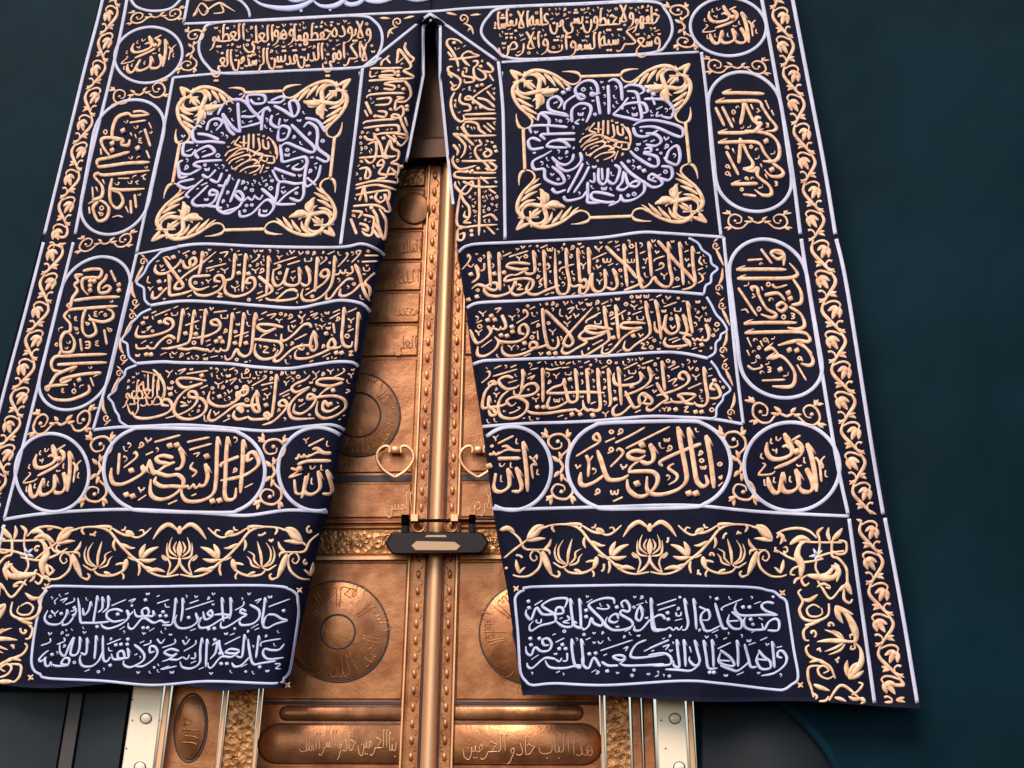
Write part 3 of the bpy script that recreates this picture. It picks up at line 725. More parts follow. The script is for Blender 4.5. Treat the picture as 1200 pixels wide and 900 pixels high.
def vstad(q, e):
    """oval with straight slanted flanks from a quad (TL,TR,BR,BL); e = share of height taken by each round end"""
    f = quadmap(q); o = []
    for i in range(9): t = math.pi + math.pi*i/8; o.append(f(.5+.5*math.cos(t), e + e*math.sin(t)))
    for c_ in (.35, .5, .65):
        if e < .3: o.append(f(1, c_))
    for i in range(9): t = math.pi*i/8; o.append(f(.5+.5*math.cos(t), 1-e + e*math.sin(t)))
    for c_ in (.65, .5, .35):
        if e < .3: o.append(f(0, c_))
    return o
def inset_poly(p, k=.88):
    cx = sum(a for a, _ in p)/len(p); cy = sum(c for _, c in p)/len(p); return [(cx+(a-cx)*k, cy+(c-cy)*k) for a, c in p]
BOX = lambda x0, y0, x1, y1: [(x0, y0), (x1, y0), (x1, y1), (x0, y1)]

def inscription(border, words, nib, m, marks, msize=6.2, mw=1.6, rot=0, poly=None, gap=1, par=None, edge=True):
    par = border
    for wd in words:
        b = MB(); t = wd[0]; write(b, t, wordmap(*wd[1:6]), wd[6] if len(wd) > 6 else nib); b.build('embroidered_word', m, par)
    if marks:
        b = MB(); filler(b, poly, marks, msize, mw, rot, gap=gap)
        if b.v: b.build('vowel_marks', m, par, kind='stuff')
def linew(words, xr, yr, xl, yl, h, tier=0.0, k=.97, ex=1.0):
    tot = sum(layout(x)[0] for x in words); u = 0; o = []
    d = math.hypot(xl-xr, yl-yr); ux, uy = -(yl-yr)/d, (xl-xr)/d
    for i, x in enumerate(words):
        a_ = layout(x)[0]; f0, f1 = u/tot, (u+a_*k)/tot; u += a_
        tv = (i % 2)*tier*h; c0 = max(0, f0-(ex-1)*(f1-f0)/2); c1 = min(1, f1+(ex-1)*(f1-f0)/2)
        o.append((x, lerp(xr, xl, c0)+ux*tv, lerp(yr, yl, c0)+uy*tv, lerp(xr, xl, c1)+ux*tv, lerp(yr, yl, c1)+uy*tv, h))
    return o
GOLDN = 3.6
# ------------------------------------------------------------------ large lettering, stroke by stroke
def traced(par, o, sc, words, nib, m, rot=0, aff=None, barb=True, taper=.6):
    """words: strings of pen strokes 'x,y x,y ...; ...' in enlarged units; one point alone is a diamond dot"""
    ca, sa = math.cos(rot), math.sin(rot)
    for wd in words:
        b = MB()
        for st in wd.split(';'):
            q = [tuple(float(k) for k in p.split(',')) for p in st.split()]
            if not q: continue
            q = [(o[0]+x/sc, o[1]+y/sc) for x, y in q]
            if aff: q = [aff(*p) for p in q]
            if len(q) == 1: dot(b, *q[0], nib*.78, ang=.35+rot); continue
            q = clipx(q)
            if len(q) < 2: continue
            c = cat(q, 1.7) if len(q) > 2 else cat([q[0], ((q[0][0]+q[1][0])/2, (q[0][1]+q[1][1])/2), q[1]], 1.7)
            n = len(c); ws = []; L = sum(math.dist(*e) for e in zip(c, c[1:]))
            k0 = nib if L > nib*4.5 else nib*.72
            for i in range(n):
                a, d = c[max(i-1, 0)], c[min(i+1, n-1)]
                ph = math.atan2(-(d[1]-a[1]), d[0]-a[0]) + rot
                k = .60 + .40*abs(math.sin(ph - PENA)); t = i/(n-1)
                if t < .08: k *= .6 + .4*t/.08
                if t > .85: k *= 1 - taper*(t-.85)/.15
                ws.append(k0*k)
            ribbon(b, c, ws)
            # the barb on the head of tall strokes
            dx, dy = c[min(3, n-1)][0]-c[0][0], c[min(3, n-1)][1]-c[0][1]; l = math.hypot(dx, dy)
            ux, uy = dx*ca + dy*sa, -dx*sa + dy*ca
            if barb and L > nib*6 and abs(ux) < .45*l and uy > 0:
                rx, ry = ca, sa; fx, fy = dx/l, dy/l
                p0 = c[0]; e = (p0[0] + fx*nib*2.2 + rx*nib*.95, p0[1] + fy*nib*2.2 + ry*nib*.95)
                md = (p0[0] + fx*nib*1.0 + rx*nib*.42, p0[1] + fy*nib*1.0 + ry*nib*.42)
                ribbon(b, [p0, md, e], [nib*.5, nib*.62, nib*.2])
        if b.v: b.build('embroidered_word', m, par)
def marks(par, n, poly, m, size, w, rot=0, gap=0, tries=5):
    b = MB(); filler(b, poly, n, size, w, rot, gap=gap, tries=tries)
    if b.v: b.build('vowel_marks', m, par, kind='stuff')
# bottom circles and the two long ovals
RABBI = ['650,210 690,330 725,500 745,700;640,460 690,560 710,650 670,700 600,690 570,640;535,470 560,560 565,640 510,690 440,700 400,660 390,570;410,500 390,600 370,690 330,710 280,650 255,550',
 '530,185 590,240 590,310 500,390 320,465;420,110 460,200 500,270 480,330 380,370 290,360 245,290 250,200;400,250 440,235 500,270;500,180 585,130;545,295']
RMARK = ['330,490 290,520 180,530 170,510 230,430 200,410;730,350 770,400 785,500 795,600;830,340 790,390 810,450 770,460;340,140 345,180 370,180 390,150;290,160 285,210 310,210;545,420 560,440 600,430;620,350 620,400 640,410;480,540 475,590 500,600;320,550 315,600 340,605;220,570 225,630 245,635;195,310 185,350 215,370;835,480 835,540 860,550;300,270 330,290 345,265 340,320']
for cen, ra, rb, tl, wd_, nb, aff in (((61,554),43,46,-.25,4,5.4,lambda x, y: (61+.82*(x-928)-.2*(y-547), 554+.86*(y-547)-.1*(x-928))), ((928,547),56,52,.1,4.4,6.2,None),
        ((174,64.5),40,32.5,-.2,3.2,4.2,lambda x, y: (174+.78*(x-928)-.2*(y-547), 64.5+.6*(y-547)-.12*(x-928))), ((853.5,31.5),44.5,34,.05,3.6,4.5,lambda x, y: (854.5+.80*(x-928), 31.5+.64*(y-547)))):
    c1, p1 = cart(ell(cen[0], cen[1], ra, rb, 20, tl), wd=wd_)
    traced(c1, (870,495), 8.575, RABBI, nb, M_GOLD, aff=aff)
    traced(c1, (870,495), 8.575, RMARK, nb*.52, M_GOLD, aff=aff, barb=False)
HASBI = ['385,450 420,560 440,650 410,695 340,690;300,460 320,600 300,660 230,700 170,680 165,620;180,510 165,600 150,680 130,740','90,400 200,365 430,362;430,285 350,280 290,240 240,245;380,285 300,275 230,305 200,320;210,295 200,322 160,315;160,290 150,322 110,318;110,290 90,340 70,330;200,215 360,135;115,440']
HM = ['520,340 550,370 590,330 590,380;550,370 590,430 540,430 555,570;220,410 225,440 250,440 275,410;140,225 155,240 140,250 128,238 140,225;390,160 385,210 410,215;330,400 330,450 350,455;235,530 230,590 250,595;150,140 175,160 180,190;175,160 210,125;600,470 595,520 620,525']
c1, p1 = cart(ell(600, 549, 46, 49, 20), wd=4.4); traced(c1, (560,495), 8.57, ['455,190 470,320 490,500 500,700;'+HASBI[0], HASBI[1]], 5.4, M_GOLD); traced(c1, (560,495), 8.57, HM, 2.9, M_GOLD, barb=False)
c1, p1 = cart(ell(372, 550, 46, 49, 20), wd=4.4); traced(c1, (338,498), 8.57, HASBI, 5.2, M_GOLD); traced(c1, (338,498), 8.57, HM[0:1] and ['220,410 225,440 250,440 275,410;390,160 385,210 410,215;330,400 330,450 350,455;235,530 230,590 250,595;150,140 175,160 180,190;175,160 210,125'], 2.8, M_GOLD, barb=False)
traced(c1, (210,430), 4.736, ['620,562 655,580 612,612 682,592;640,625 650,700 690,690 720,590'], 3.6, M_GOLD, barb=False)
c1, p1 = cart(oblong(715,546,806,544,50.5), wd=4.6)
traced(c1, (665,490), 6, ['975,120 1000,250 1020,400 1030,495','850,65 870,200 890,330 910,440 950,480 985,460 970,400;775,60 800,200 830,350 835,440 780,500 680,535 600,535 560,500 560,410;940,180 850,215 720,270 650,310 670,340',
 '580,180 605,250 600,300 560,320 510,300;550,240 480,230 430,250 440,280 500,290 550,260;520,290 450,340 430,390;430,380 520,375 600,380 635,420 620,480 560,540 490,550 430,500 420,430;430,400 380,430 300,435 270,400 240,310 210,225;260,400 190,450 120,475 90,450 95,380;525,190;490,462;855,530;905,530'], 6.0, M_GOLD)
traced(c1, (665,490), 6, ['750,320 710,350 770,400 760,440 710,470','60,270 140,220 225,165 210,110 185,125 190,150 230,165;410,215 560,140 720,60;335,175 440,125 545,65;300,345 390,250 360,215 345,235;1060,480 1095,450;1065,410 1080,430 1085,400;130,260 150,310 145,415;180,265 150,310'], 4.0, M_GOLD, barb=False)
marks(c1, 46, [(700,503),(825,501),(848,545),(825,588),(700,590),(672,548)], M_GOLD, 7.5, 2.2)
c1, p1 = cart(oblong(170,550,262,552.5,48.5), wd=4.4)
traced(c1, (120,495), 6, ['1060,250 1020,270 1030,220 1070,215 1100,290 1040,350 960,385 830,410','990,120 985,300 970,500;880,100 870,250 865,400 860,500 880,545 930,530 940,460;810,100 805,250 800,400 780,500 700,550 600,555 560,510 560,460;960,240 840,290 840,315',
 '725,290 740,380 720,440 680,450;690,430 660,462 640,435;645,430 612,465 598,440;600,445 570,455 500,450 420,450 370,420 380,380;540,170 570,260 550,320 510,330;500,250 430,235 380,250 400,280 480,290;510,280 440,310 370,360 350,330 330,260;350,340 450,375 530,370 570,410 550,470 470,530 390,540 340,500 340,400;330,270 300,350 270,310;280,300 290,350 220,400 140,435 80,430 60,380 65,320;735,240;475,165;525,160;205,340;170,510;215,520;775,555;825,550'], 5.4, M_GOLD)
traced(c1, (120,495), 6, ['610,195 770,150;595,140 755,105;365,140 550,90;150,320 240,245 230,210 215,225','630,385 660,350 620,320 640,280;640,225 680,215 660,245;1000,460 1060,430;250,550 310,510;120,215 110,370;985,250 1050,205'], 3.7, M_GOLD, barb=False)
marks(c1, 46, [(150,510),(280,508),(305,548),(280,592),(150,592),(129,550)], M_GOLD, 7.2, 2.1)
# side ovals (lettering turned on its side)
c1, p1 = cart(vstad([(826,85),(910,84),(933,247),(843,249)], .24), wd=4)
traced(c1, (820,80), 5.14, ['135,150 260,150 390,155;95,205 200,200 350,200 380,240 420,300 460,350 450,375 400,380','265,190 262,260 245,340;265,190 300,270 330,330;370,300 340,300 345,335 370,330 330,380 270,375;330,380 420,400 470,450 480,520 450,560 380,560;95,235 150,350;135,230 200,360;400,440',
 '110,390 250,390 310,380;110,450 230,445 350,450 390,510 440,570 500,620 490,650 430,650 390,610','245,420 242,500 235,575;250,430 290,520 320,570 310,600 260,605;260,605 320,620 350,600 350,650 420,710 430,760 380,765 330,730;340,770 260,760;160,500 235,645;190,700 350,695;435,612'], 5.0, M_GOLD, rot=-math.pi/2)
marks(c1, 40, inset_poly(p1,.78), M_GOLD, 6, 1.8, rot=-math.pi/2)
c1, p1 = cart(vstad([(850,281),(938,280),(970,466),(872,467)], .22), wd=4.4)
traced(c1, (845,275), 4.5, ['280,90 330,110 300,130 265,100 290,85 330,100 330,165;210,75 270,155;80,185 220,183 345,185;85,232 220,232 350,230 400,215 395,190 360,150;380,235 420,300 420,360 370,370','170,300 160,280 190,280 200,320 240,390 290,420 270,440 210,420;290,380 320,360 345,380 320,405 290,385;230,320 300,310 340,350;360,380 420,420 440,480 400,500 350,490;90,280 190,430',
 '120,470 230,465 400,465;125,520 250,515 420,515 465,540 460,565 400,560 300,585;400,570 450,600 485,660 470,690 420,680','230,610 270,600 300,640 250,655;240,655 310,640 360,680 390,740 370,800 270,800;400,685 450,770;355,308;366,338;360,610;400,612;312,712'], 4.9, M_GOLD, rot=-math.pi/2)
traced(c1, (845,275), 4.5, ['140,690 170,710 215,700 210,685;215,770 340,765;140,135 220,130;430,580 480,630;105,400 130,395 145,415;270,260 290,280 350,265'], 3.2, M_GOLD, barb=False)
marks(c1, 46, inset_poly(p1,.8), M_GOLD, 6.2, 1.9, rot=-math.pi/2)
c1, p1 = cart(vstad([(117,117),(200,117),(166,275),(88,275)], .24), wd=3.6)
traced(c1, (80,110), 5.14, ['180,650 150,690 180,765 230,750 245,690 210,650 170,640;170,640 150,640 200,620 205,560 160,500 180,480 230,490 490,462;265,510 250,590 260,660 300,690 330,650 310,600 260,575 330,580 460,572','175,430 180,400 250,385 370,350;175,430 200,440 350,420 490,412;250,375 210,320 200,280 230,265 320,270;370,275 360,310 320,305 330,275 270,270 270,200 300,140 360,120 390,135 490,125;390,110 440,105 490,125;330,222;265,300;265,340;418,328'], 4.6, M_GOLD, rot=math.pi/2)
traced(c1, (80,110), 5.14, ['460,210 495,320;470,340 490,390;375,640 380,725;400,605 410,690;300,510 370,510;145,560 150,630;370,175 470,160;265,745 300,735 330,745;125,680 130,725;195,330 200,370'], 3.2, M_GOLD, barb=False)
marks(c1, 40, inset_poly(p1,.78), M_GOLD, 5.6, 1.7, rot=math.pi/2)
c1, p1 = cart(vstad([(81,301),(161,301),(119,480),(37,481)], .22), wd=3.6)
traced(c1, (30,295), 4.615, ['310,105 360,95 410,100 400,140 360,140 310,150 310,200 340,235;440,120 430,150 400,180 400,220 440,220 460,195 440,185 415,200;310,125 270,130 285,160 265,180 280,210 255,250 240,300 225,290 245,275;260,265 380,250 510,245;230,315 350,305 500,295','230,320 210,350 240,390 240,430 210,440 190,480 200,540 250,540 265,490 240,445 210,440;195,530 190,565 300,560 440,555;330,300 310,360 310,430 340,460 380,440 370,390 340,340;340,365 420,380 470,360 470,325 440,310',
 '200,650 150,640 140,600 160,570 200,565;170,612 300,605 440,600;410,655 300,665 200,690 200,710 250,690;280,620 180,660 145,700 120,750 110,735 150,725 230,720;340,720 340,760 250,800 160,800 120,770;350,160;350,185;372,160;350,210;505,180;505,210;290,695'], 4.3, M_GOLD, rot=math.pi/2)
traced(c1, (30,295), 4.615, ['425,420 440,505;460,100 490,165;295,470 305,540;350,680 370,730;320,490 345,490 345,520 320,520;325,505 345,505'], 3.0, M_GOLD, barb=False)
marks(c1, 46, inset_poly(p1,.8), M_GOLD, 5.8, 1.7, rot=math.pi/2)
# top ovals of two lines
c1, p1 = cart([(252,27),(330,23),(418,18.5),(440,26),(448,42),(444,62),(428,78),(340,83),(262,86),(242,76),(233,58),(238,38)], wd=3.2)
inscription(c1, linew(['ولا','يؤده','حفظهما','وهو','العلي','العظيم'],435,44,246,52,20,.15,ex=1.1) + linew(['لا','اكراه','في','الدين','قد','تبين','الرشد','من','الغي'],431,71,247,79,20,.15,ex=1.1), 2.9, M_GOLD, 110, 3.6, 1.3, poly=[(250,31),(434,22),(441,72),(255,84)], gap=0)
c1, p1 = cart([(592,9),(680,5),(762,2),(780,12),(788,32),(782,50),(764,62),(690,66),(604,69),(578,55),(564,38),(572,20)], wd=3.2)
inscription(c1, linew(['خلفهم','ولا','يحيطون','بشي','من','علمه','الا','بما','شاء'],774,27,578,34,20,.15,ex=1.1) + linew(['وسع','كرسيه','السموات','والارض'],774,54,582,63,20,.2,ex=1.1), 2.9, M_GOLD, 110, 3.6, 1.3, poly=[(580,13),(770,4),(777,54),(590,67)], gap=0)
# the six wide panels
def panel(top, parts, n, poly, nib=4.2):
    b = MB(); c = cat(top, 6); ribbon(b, [(a, d+.3) for a, d in c][:3], 1.4, mark=False)
    o = b.build('inscription_panel', M_SILV, cu)
    for org, sc, words, small in parts:
        traced(o, org, sc, words, nib, M_GOLD)
        if small: traced(o, org, sc, small, nib*.66, M_GOLD, barb=False)
    marks(o, n, poly, M_GOLD, 5.6, 1.8); marks(o, 60, poly, M_GOLD, 3.4, 1.4)
panel(rowsR[0], [((680,270), 7.06, ['640,85 720,175 800,270 900,370 945,430;925,130 935,300 950,400 945,450 900,480 840,492','820,95 840,280 855,455;725,95 740,300 760,400 740,460 690,465 640,430 610,390 575,440 520,475 500,440 480,350 460,100','565,90 580,250 590,385;210,130 300,220 400,310 470,400;490,380 498,430 460,460 360,497;360,110 370,280 390,470',
  '65,140 75,250 75,370;270,315 300,400 305,460 270,490 215,470;200,320 210,440 190,490 140,510 100,470 95,370 75,440 40,520 0,520'], ['100,240 220,185','610,260 620,240 700,212;655,295 665,270 690,285 680,310 620,335','860,180 900,165;760,475 830,460;190,230 195,262 220,262 222,230;222,262 250,262 252,230;285,140 330,120;390,235 395,265 420,265 425,235;425,265 445,265 450,235','400,195 440,180;1000,215 985,260 1015,290;980,350 1005,370 1040,350;1005,370 1015,410 970,440;520,235 545,250 555,225;545,250 540,280','665,355 695,375 725,350;695,375 695,410;135,405 160,425 185,400;160,425 160,450;120,130 150,160 185,130;150,160 160,180']),
 ((530,275), 7.06, ['1125,110 1130,200 1135,330;1035,110 1050,300 1060,390 1090,370 1115,400 1090,440 1055,420 1000,430 970,400;1170,330 1150,330 1130,430 1090,490 1055,480 1058,410;940,110 950,280 970,400 950,480 890,490 860,400 850,115;890,420 780,460 700,495 640,490 615,450 640,390','755,125 765,280 775,450;670,130 685,280 670,320 620,325 600,300;645,245 560,235 470,240 460,270 560,290 625,285 540,330 495,335;500,330 450,350 440,385 530,370 620,365 670,390 650,450 560,500 500,490 465,420;525,375 500,440 470,480 380,510 300,500 265,460 270,420',
  '300,140 310,300 320,430;385,145 390,300 395,465;255,440 340,400 375,415 370,450 330,460 270,430 210,415 160,450 90,520;265,235 262,290 230,300;195,250 215,350 160,400 65,435;350,325;155,330;430,315;205,515;135,540'], ['890,310 900,280 1010,245;470,185 630,135;80,290 130,235 150,190 130,165 130,195','715,390 750,360 725,400 740,420 710,440;540,410 570,425 540,455 590,450;215,200 235,225 240,200 225,190;780,290 805,270 790,240 780,260;980,160 995,180 980,195 972,175;330,240 345,255 330,280','1060,235 1085,255 1110,230;1085,255 1085,290;530,180 555,195 580,175;555,195 555,220;130,250 155,270 180,240;980,505 1020,480'])],
 60, [(545,298),(606,288),(700,283),(780,279),(815,284),(836,315),(822,340),(700,346),(552,356)])
panel(rowsR[1], [((680,340), 7.06, ['1040,280 1065,370 1050,415 1015,415;1015,380 1000,418 970,400;970,395 950,420 925,395;925,380 880,370 858,400 900,430 912,470;860,405 890,450 800,468 720,465 695,430 712,390;1005,455','885,90 905,220 930,360;850,200 885,320 870,360 820,350;790,200 815,300 790,350 740,360 700,310 710,210 690,300 650,350 620,320 615,260',
  '620,80 650,230 670,410;540,90 555,200 580,320 560,380 460,450 400,500 360,480 372,420;540,275 440,270 350,275 345,310 430,320 505,315 420,350 350,400 300,460 230,525 180,520 190,460;440,380;275,395','290,120 305,250 320,410;195,130 215,280 240,390 220,430 100,510 30,545 12,500;270,325 170,310 60,300 50,340 130,360 220,345 100,400 0,400'], ['925,490 970,475;800,490 865,465;730,415 810,390;690,140 800,100;250,245 380,165;100,455 190,410;50,270 60,245 170,185;430,205 510,175;300,520 345,490','345,200 355,250;400,225 415,240 400,250 390,240;470,215 475,245 495,245;495,245 520,245 522,215;120,255 125,280 145,280;145,280 170,280 172,250;780,145 785,175 805,175;805,175 830,175 832,145','500,440 530,450 510,480 550,485;950,215 985,235 1010,210;985,235 985,260;415,120 445,140 475,120;445,140 450,165;975,330 1010,320 990,350;570,85 610,75;840,95 875,90;215,135 255,125']),
 ((530,345), 7.06, ['770,130 870,230 960,320 1000,390 970,430 925,415 935,370 980,310 1080,200 1165,105','1200,285 1120,285 1050,350 1110,395 1040,440 950,490 908,470 925,420','745,115 760,280 780,390 800,440 850,450 880,410 870,350;780,420 720,440 640,450;640,445 650,400 690,400 700,430 640,470 560,500 470,510 420,480 410,430;600,405;800,490;855,490',
  '600,330 560,320 560,270 600,250 630,300 600,360 520,395 400,390 350,350;370,370 385,400 350,460 270,510 210,500 212,430;410,170 440,240 440,280 405,290;405,265 385,295 345,280;345,255 330,290 298,262;290,260 320,310 270,370 200,400 150,400 138,350 145,290;325,180;295,215;352,212;405,340;455,345;495,270;500,310'], ['705,300 712,380;530,240 620,180 615,140 590,130 592,160;650,245 720,215;590,515 650,490;240,440 330,375','1110,240 1115,215 1200,175;950,125 1005,110 965,160;350,125 400,115 365,155;895,120 890,170 920,185;460,420 490,440 520,415;490,440 492,465','465,175 495,190 525,170;495,190 500,220;920,225 950,245 980,220;950,245 955,270;800,290 830,310 860,285;830,310 832,340;220,140 250,160 285,135;250,160 258,185;190,295 215,315 250,290;215,315 220,345;895,345 910,370 895,380'])],
 60, [(556,364),(640,354),(770,344),(828,352),(848,388),(836,412),(700,415),(560,422)])
panel(rowsR[2], [((690,410), 7.06, ['1050,330 1010,320 1020,280 1060,300 1090,370 1060,400 1000,400;950,140 965,280 985,400 960,460 900,460 870,430;870,450 800,440 770,400 740,375 800,365 880,378 800,430 700,432 680,400;690,430 640,440 605,435;560,270 600,340 650,405 600,440 520,500 480,490 492,450','790,250 750,230 760,190 800,190 830,240 800,290 700,340 560,380;605,90 615,200 630,340;1040,255;720,495;885,515;935,515',
  '490,140 515,230 480,290 400,340 290,380;420,180 435,240 390,280 280,295 220,280 205,230 210,190','240,140 255,260 270,460;430,460 415,400 450,360 520,410 510,450 440,440;440,365 475,400 450,440;430,460 380,480 350,440 300,340;350,460 270,530 210,540 202,490 240,450;355,305;220,410','160,150 170,300 180,440 160,470;75,160 80,300 95,450 70,500 10,490;35,545'], ['820,325 935,275;985,220 1025,210;655,265 725,240 690,290;440,120 535,85;290,160 405,105;15,445 60,430;470,320 535,290','655,150 710,120 700,95 690,120;790,480 820,470 795,510 830,515;330,165 335,195 355,195;355,195 385,195 388,165;550,105 560,130 540,130 545,105;895,145 905,170 885,170 895,145;500,240 550,200','855,205 885,225 920,200;885,225 888,255;605,480 625,490 650,470;625,490 628,510;110,515 140,530 165,505;140,530 140,560;20,165 38,180 20,190;0,160']),
 ((540,415), 7.06, ['1130,115 1145,300 1155,440 1130,470 1070,460 1055,470 1020,440 1010,380;1020,440 980,475 940,450;940,460 850,470 720,490 600,490 540,465;1040,120 1055,300 1060,410;990,500;920,500;1090,505','945,120 965,300 960,380 920,400 890,380 870,300 850,240;885,390 820,430 740,450 718,420 740,350;855,200 840,250 760,280 720,320 800,325 1000,315 1190,320;905,210','675,115 680,250 680,400;510,125 515,200 500,310;480,340 540,260 610,245 640,290 600,330 520,350 450,340 440,300;435,200 380,185 320,210 325,250 380,290 450,280 485,255;400,300 340,350 310,430 330,510 400,535 480,520 540,470 550,410 500,370 430,360 380,390 420,430 460,400;400,400 330,430 240,440 180,440 150,400 200,320 260,250 290,250 270,225 230,240 240,270;235,345 230,430 270,460 290,500 250,505 228,460;180,440 130,430;635,440;685,440'],
  ['265,185 470,125;700,120 750,130 830,110;400,490 440,480 490,450 470,440;800,520 850,505;390,240 470,215;550,205 610,180 575,215;835,115 900,108;575,130 640,115','170,240 235,185 235,145 210,150;865,150 868,170 885,170;885,170 910,170 912,145;1080,130 1095,150 1075,155;130,190 125,290;980,110 1010,105;1075,415 1120,395','765,165 790,180 820,155;790,180 790,205;590,360 620,375 650,355;620,375 625,400;270,320 295,335 325,315;295,335 295,360;1000,210 1010,240 995,250'])],
 55, [(566,430),(640,423),(770,418),(835,424),(853,457),(840,486),(700,491),(570,496)])
panel(rowsL[0], [((300,285), 7.5, ['1060,320 1020,290 1045,262 1062,330 960,345 1000,400 1035,440 1000,470;870,185 910,280 930,360 960,440 1000,510;930,350 850,430 780,465 738,455 745,400','860,320 800,320 720,400 660,480 620,490 622,440;840,200 852,250 820,270 790,255;790,230 775,268 745,255;745,235 730,270 690,280;690,110 685,250 660,370 600,450 520,500 430,505 400,460 415,400;640,270 600,300 570,280 590,240 630,240 640,290 600,350 530,400 430,460;540,120 530,280 520,430',
  '440,200 470,280 470,350 430,375 390,345;375,210 385,330 350,370 290,370 250,340 280,220 250,320 210,370 170,370 148,320 155,230','365,430 330,410 270,420 210,470 180,505 280,500 360,480 368,440;200,500 120,500 85,480;110,110 105,280 90,450;20,290 80,340 140,400 120,440 0,490'], ['155,185 360,120;275,190 390,155;190,415 240,385;150,240 215,210 200,190 190,210;720,210 800,120 800,85 785,100;840,170 900,110 920,70 880,75 895,105','430,130 432,160 455,160;455,160 485,155 488,125;955,110 1080,110;930,165 1070,160;1040,215 1100,200 1105,160;945,210 950,240 970,245;970,245 995,240 998,215;560,190 620,140 610,120;790,290 840,270;20,510 60,495','305,295 325,315 350,290;325,315 325,335;185,110 205,125 235,105;205,125 205,145']),
 ((160,285), 7.5, ['1010,350 970,350 980,310 1030,310 1040,380 980,440 880,470 800,450 775,400 790,340;960,90 945,280 930,430;900,265;985,270','865,90 850,280 820,320 760,330;740,340 690,330 700,290 750,290 770,350 720,420 620,460 540,455 500,420;650,285 560,290 490,300 470,350 500,400 560,410 640,380;580,70 565,200 545,280','240,130 300,220 360,300 410,370 390,400 340,400 350,360 430,280 560,190 700,75;280,270 290,350 290,440 310,460 420,440 500,410;515,170 480,200 470,150 510,130 520,180 450,220 420,200 408,150;400,180 385,140;390,150 365,190 330,220 270,260 200,270 162,240 172,190;270,390 230,430 180,480 140,480 145,420;325,125;200,340;210,405'],
  ['610,225 790,180;730,90 800,80 770,125;230,130 270,120 300,150;1010,170 1060,140 1080,105 1060,105;890,105 930,100;715,440 750,450 715,470 760,470','740,220 775,240 810,215;775,240 778,270;610,320 630,335 660,315;630,335 630,355;830,375 865,395 905,370;865,395 870,430;1010,225 1045,240 1080,215;1045,240 1048,270;105,290 95,340 125,350;100,385 120,400 150,380;120,400 120,420'])],
 60, [(178,305),(210,294),(250,291),(396,294),(440,292),(432,352),(345,357),(250,350),(180,354)])
panel(rowsL[1], [((290,355), 8, ['1040,85 1030,250 1015,460;905,40 895,200 885,320 910,400 970,410 985,360;880,400 850,420 760,420 770,360 800,340 822,400 740,450 650,490 560,520 460,520 448,470 470,440;835,470;885,470;740,290','620,260 650,400 620,450 590,410 600,330 622,260;620,410 540,400 460,415 400,450 300,540 250,540 268,480 290,440;520,380 480,420 520,440 535,400','600,235 580,200 520,210 440,290 360,350 320,350 320,290;335,230 220,205 110,205 100,235 170,270 265,240 150,300 110,340;60,340 200,355 300,370 325,430 270,500 160,530 90,500 68,440 80,380;75,90 60,200 50,350 30,470 0,490'],
  ['805,190 818,290;700,510 780,470;440,350 560,290;770,150 870,95;100,165 150,145;180,120 265,105 215,150;590,120 655,98 610,140','150,410 190,420 150,460 205,468;385,210 390,260 425,270;950,460 985,455 955,490 995,490;475,115 510,145 545,105;510,145 515,180 490,195','670,205 700,225 735,195;700,225 700,250;940,145 970,165 1005,140;970,165 975,195;265,150 295,165 330,150;295,165 300,190']),
 ((145,355), 7.5, ['1160,85 1140,250 1120,420 1070,470 1020,450 990,410 950,480 905,500 888,460;1055,85 1040,250 1020,390;980,355;1075,355','955,85 945,200 925,370 900,420 855,412;855,395 840,430 798,420;798,395 765,430 725,402;740,420 620,400 560,410 470,400;720,50 705,200 685,370;545,270;635,275;815,340;850,310;868,345','830,200 780,190 770,160 820,150 850,200 820,250 720,295 600,310','620,60 600,200 580,330 520,370 400,400 330,400;520,50 500,200 475,350;455,320 400,290 330,330 270,400;280,400 230,400 200,375;205,395 165,402 120,400 108,360;400,190 360,170 370,140 420,150 435,200 380,250 250,290 130,300 108,270 130,200;170,180;320,170;200,455;240,455'],
  ['790,85 910,70;540,200 665,155;970,300 1100,255;270,115 415,55;200,225 240,208 200,248;320,460 380,435;760,480 830,465;150,360 200,330','855,100 860,135 880,135;880,135 910,135 915,100;420,85 425,110 445,110;445,110 470,105 475,80;1150,330 1180,330;250,115 262,150;420,430 450,450 470,430;660,65 700,60;985,90 1030,80'])],
 60, [(163,366),(210,358),(345,365),(425,360),(416,422),(340,428),(210,421),(158,418)])
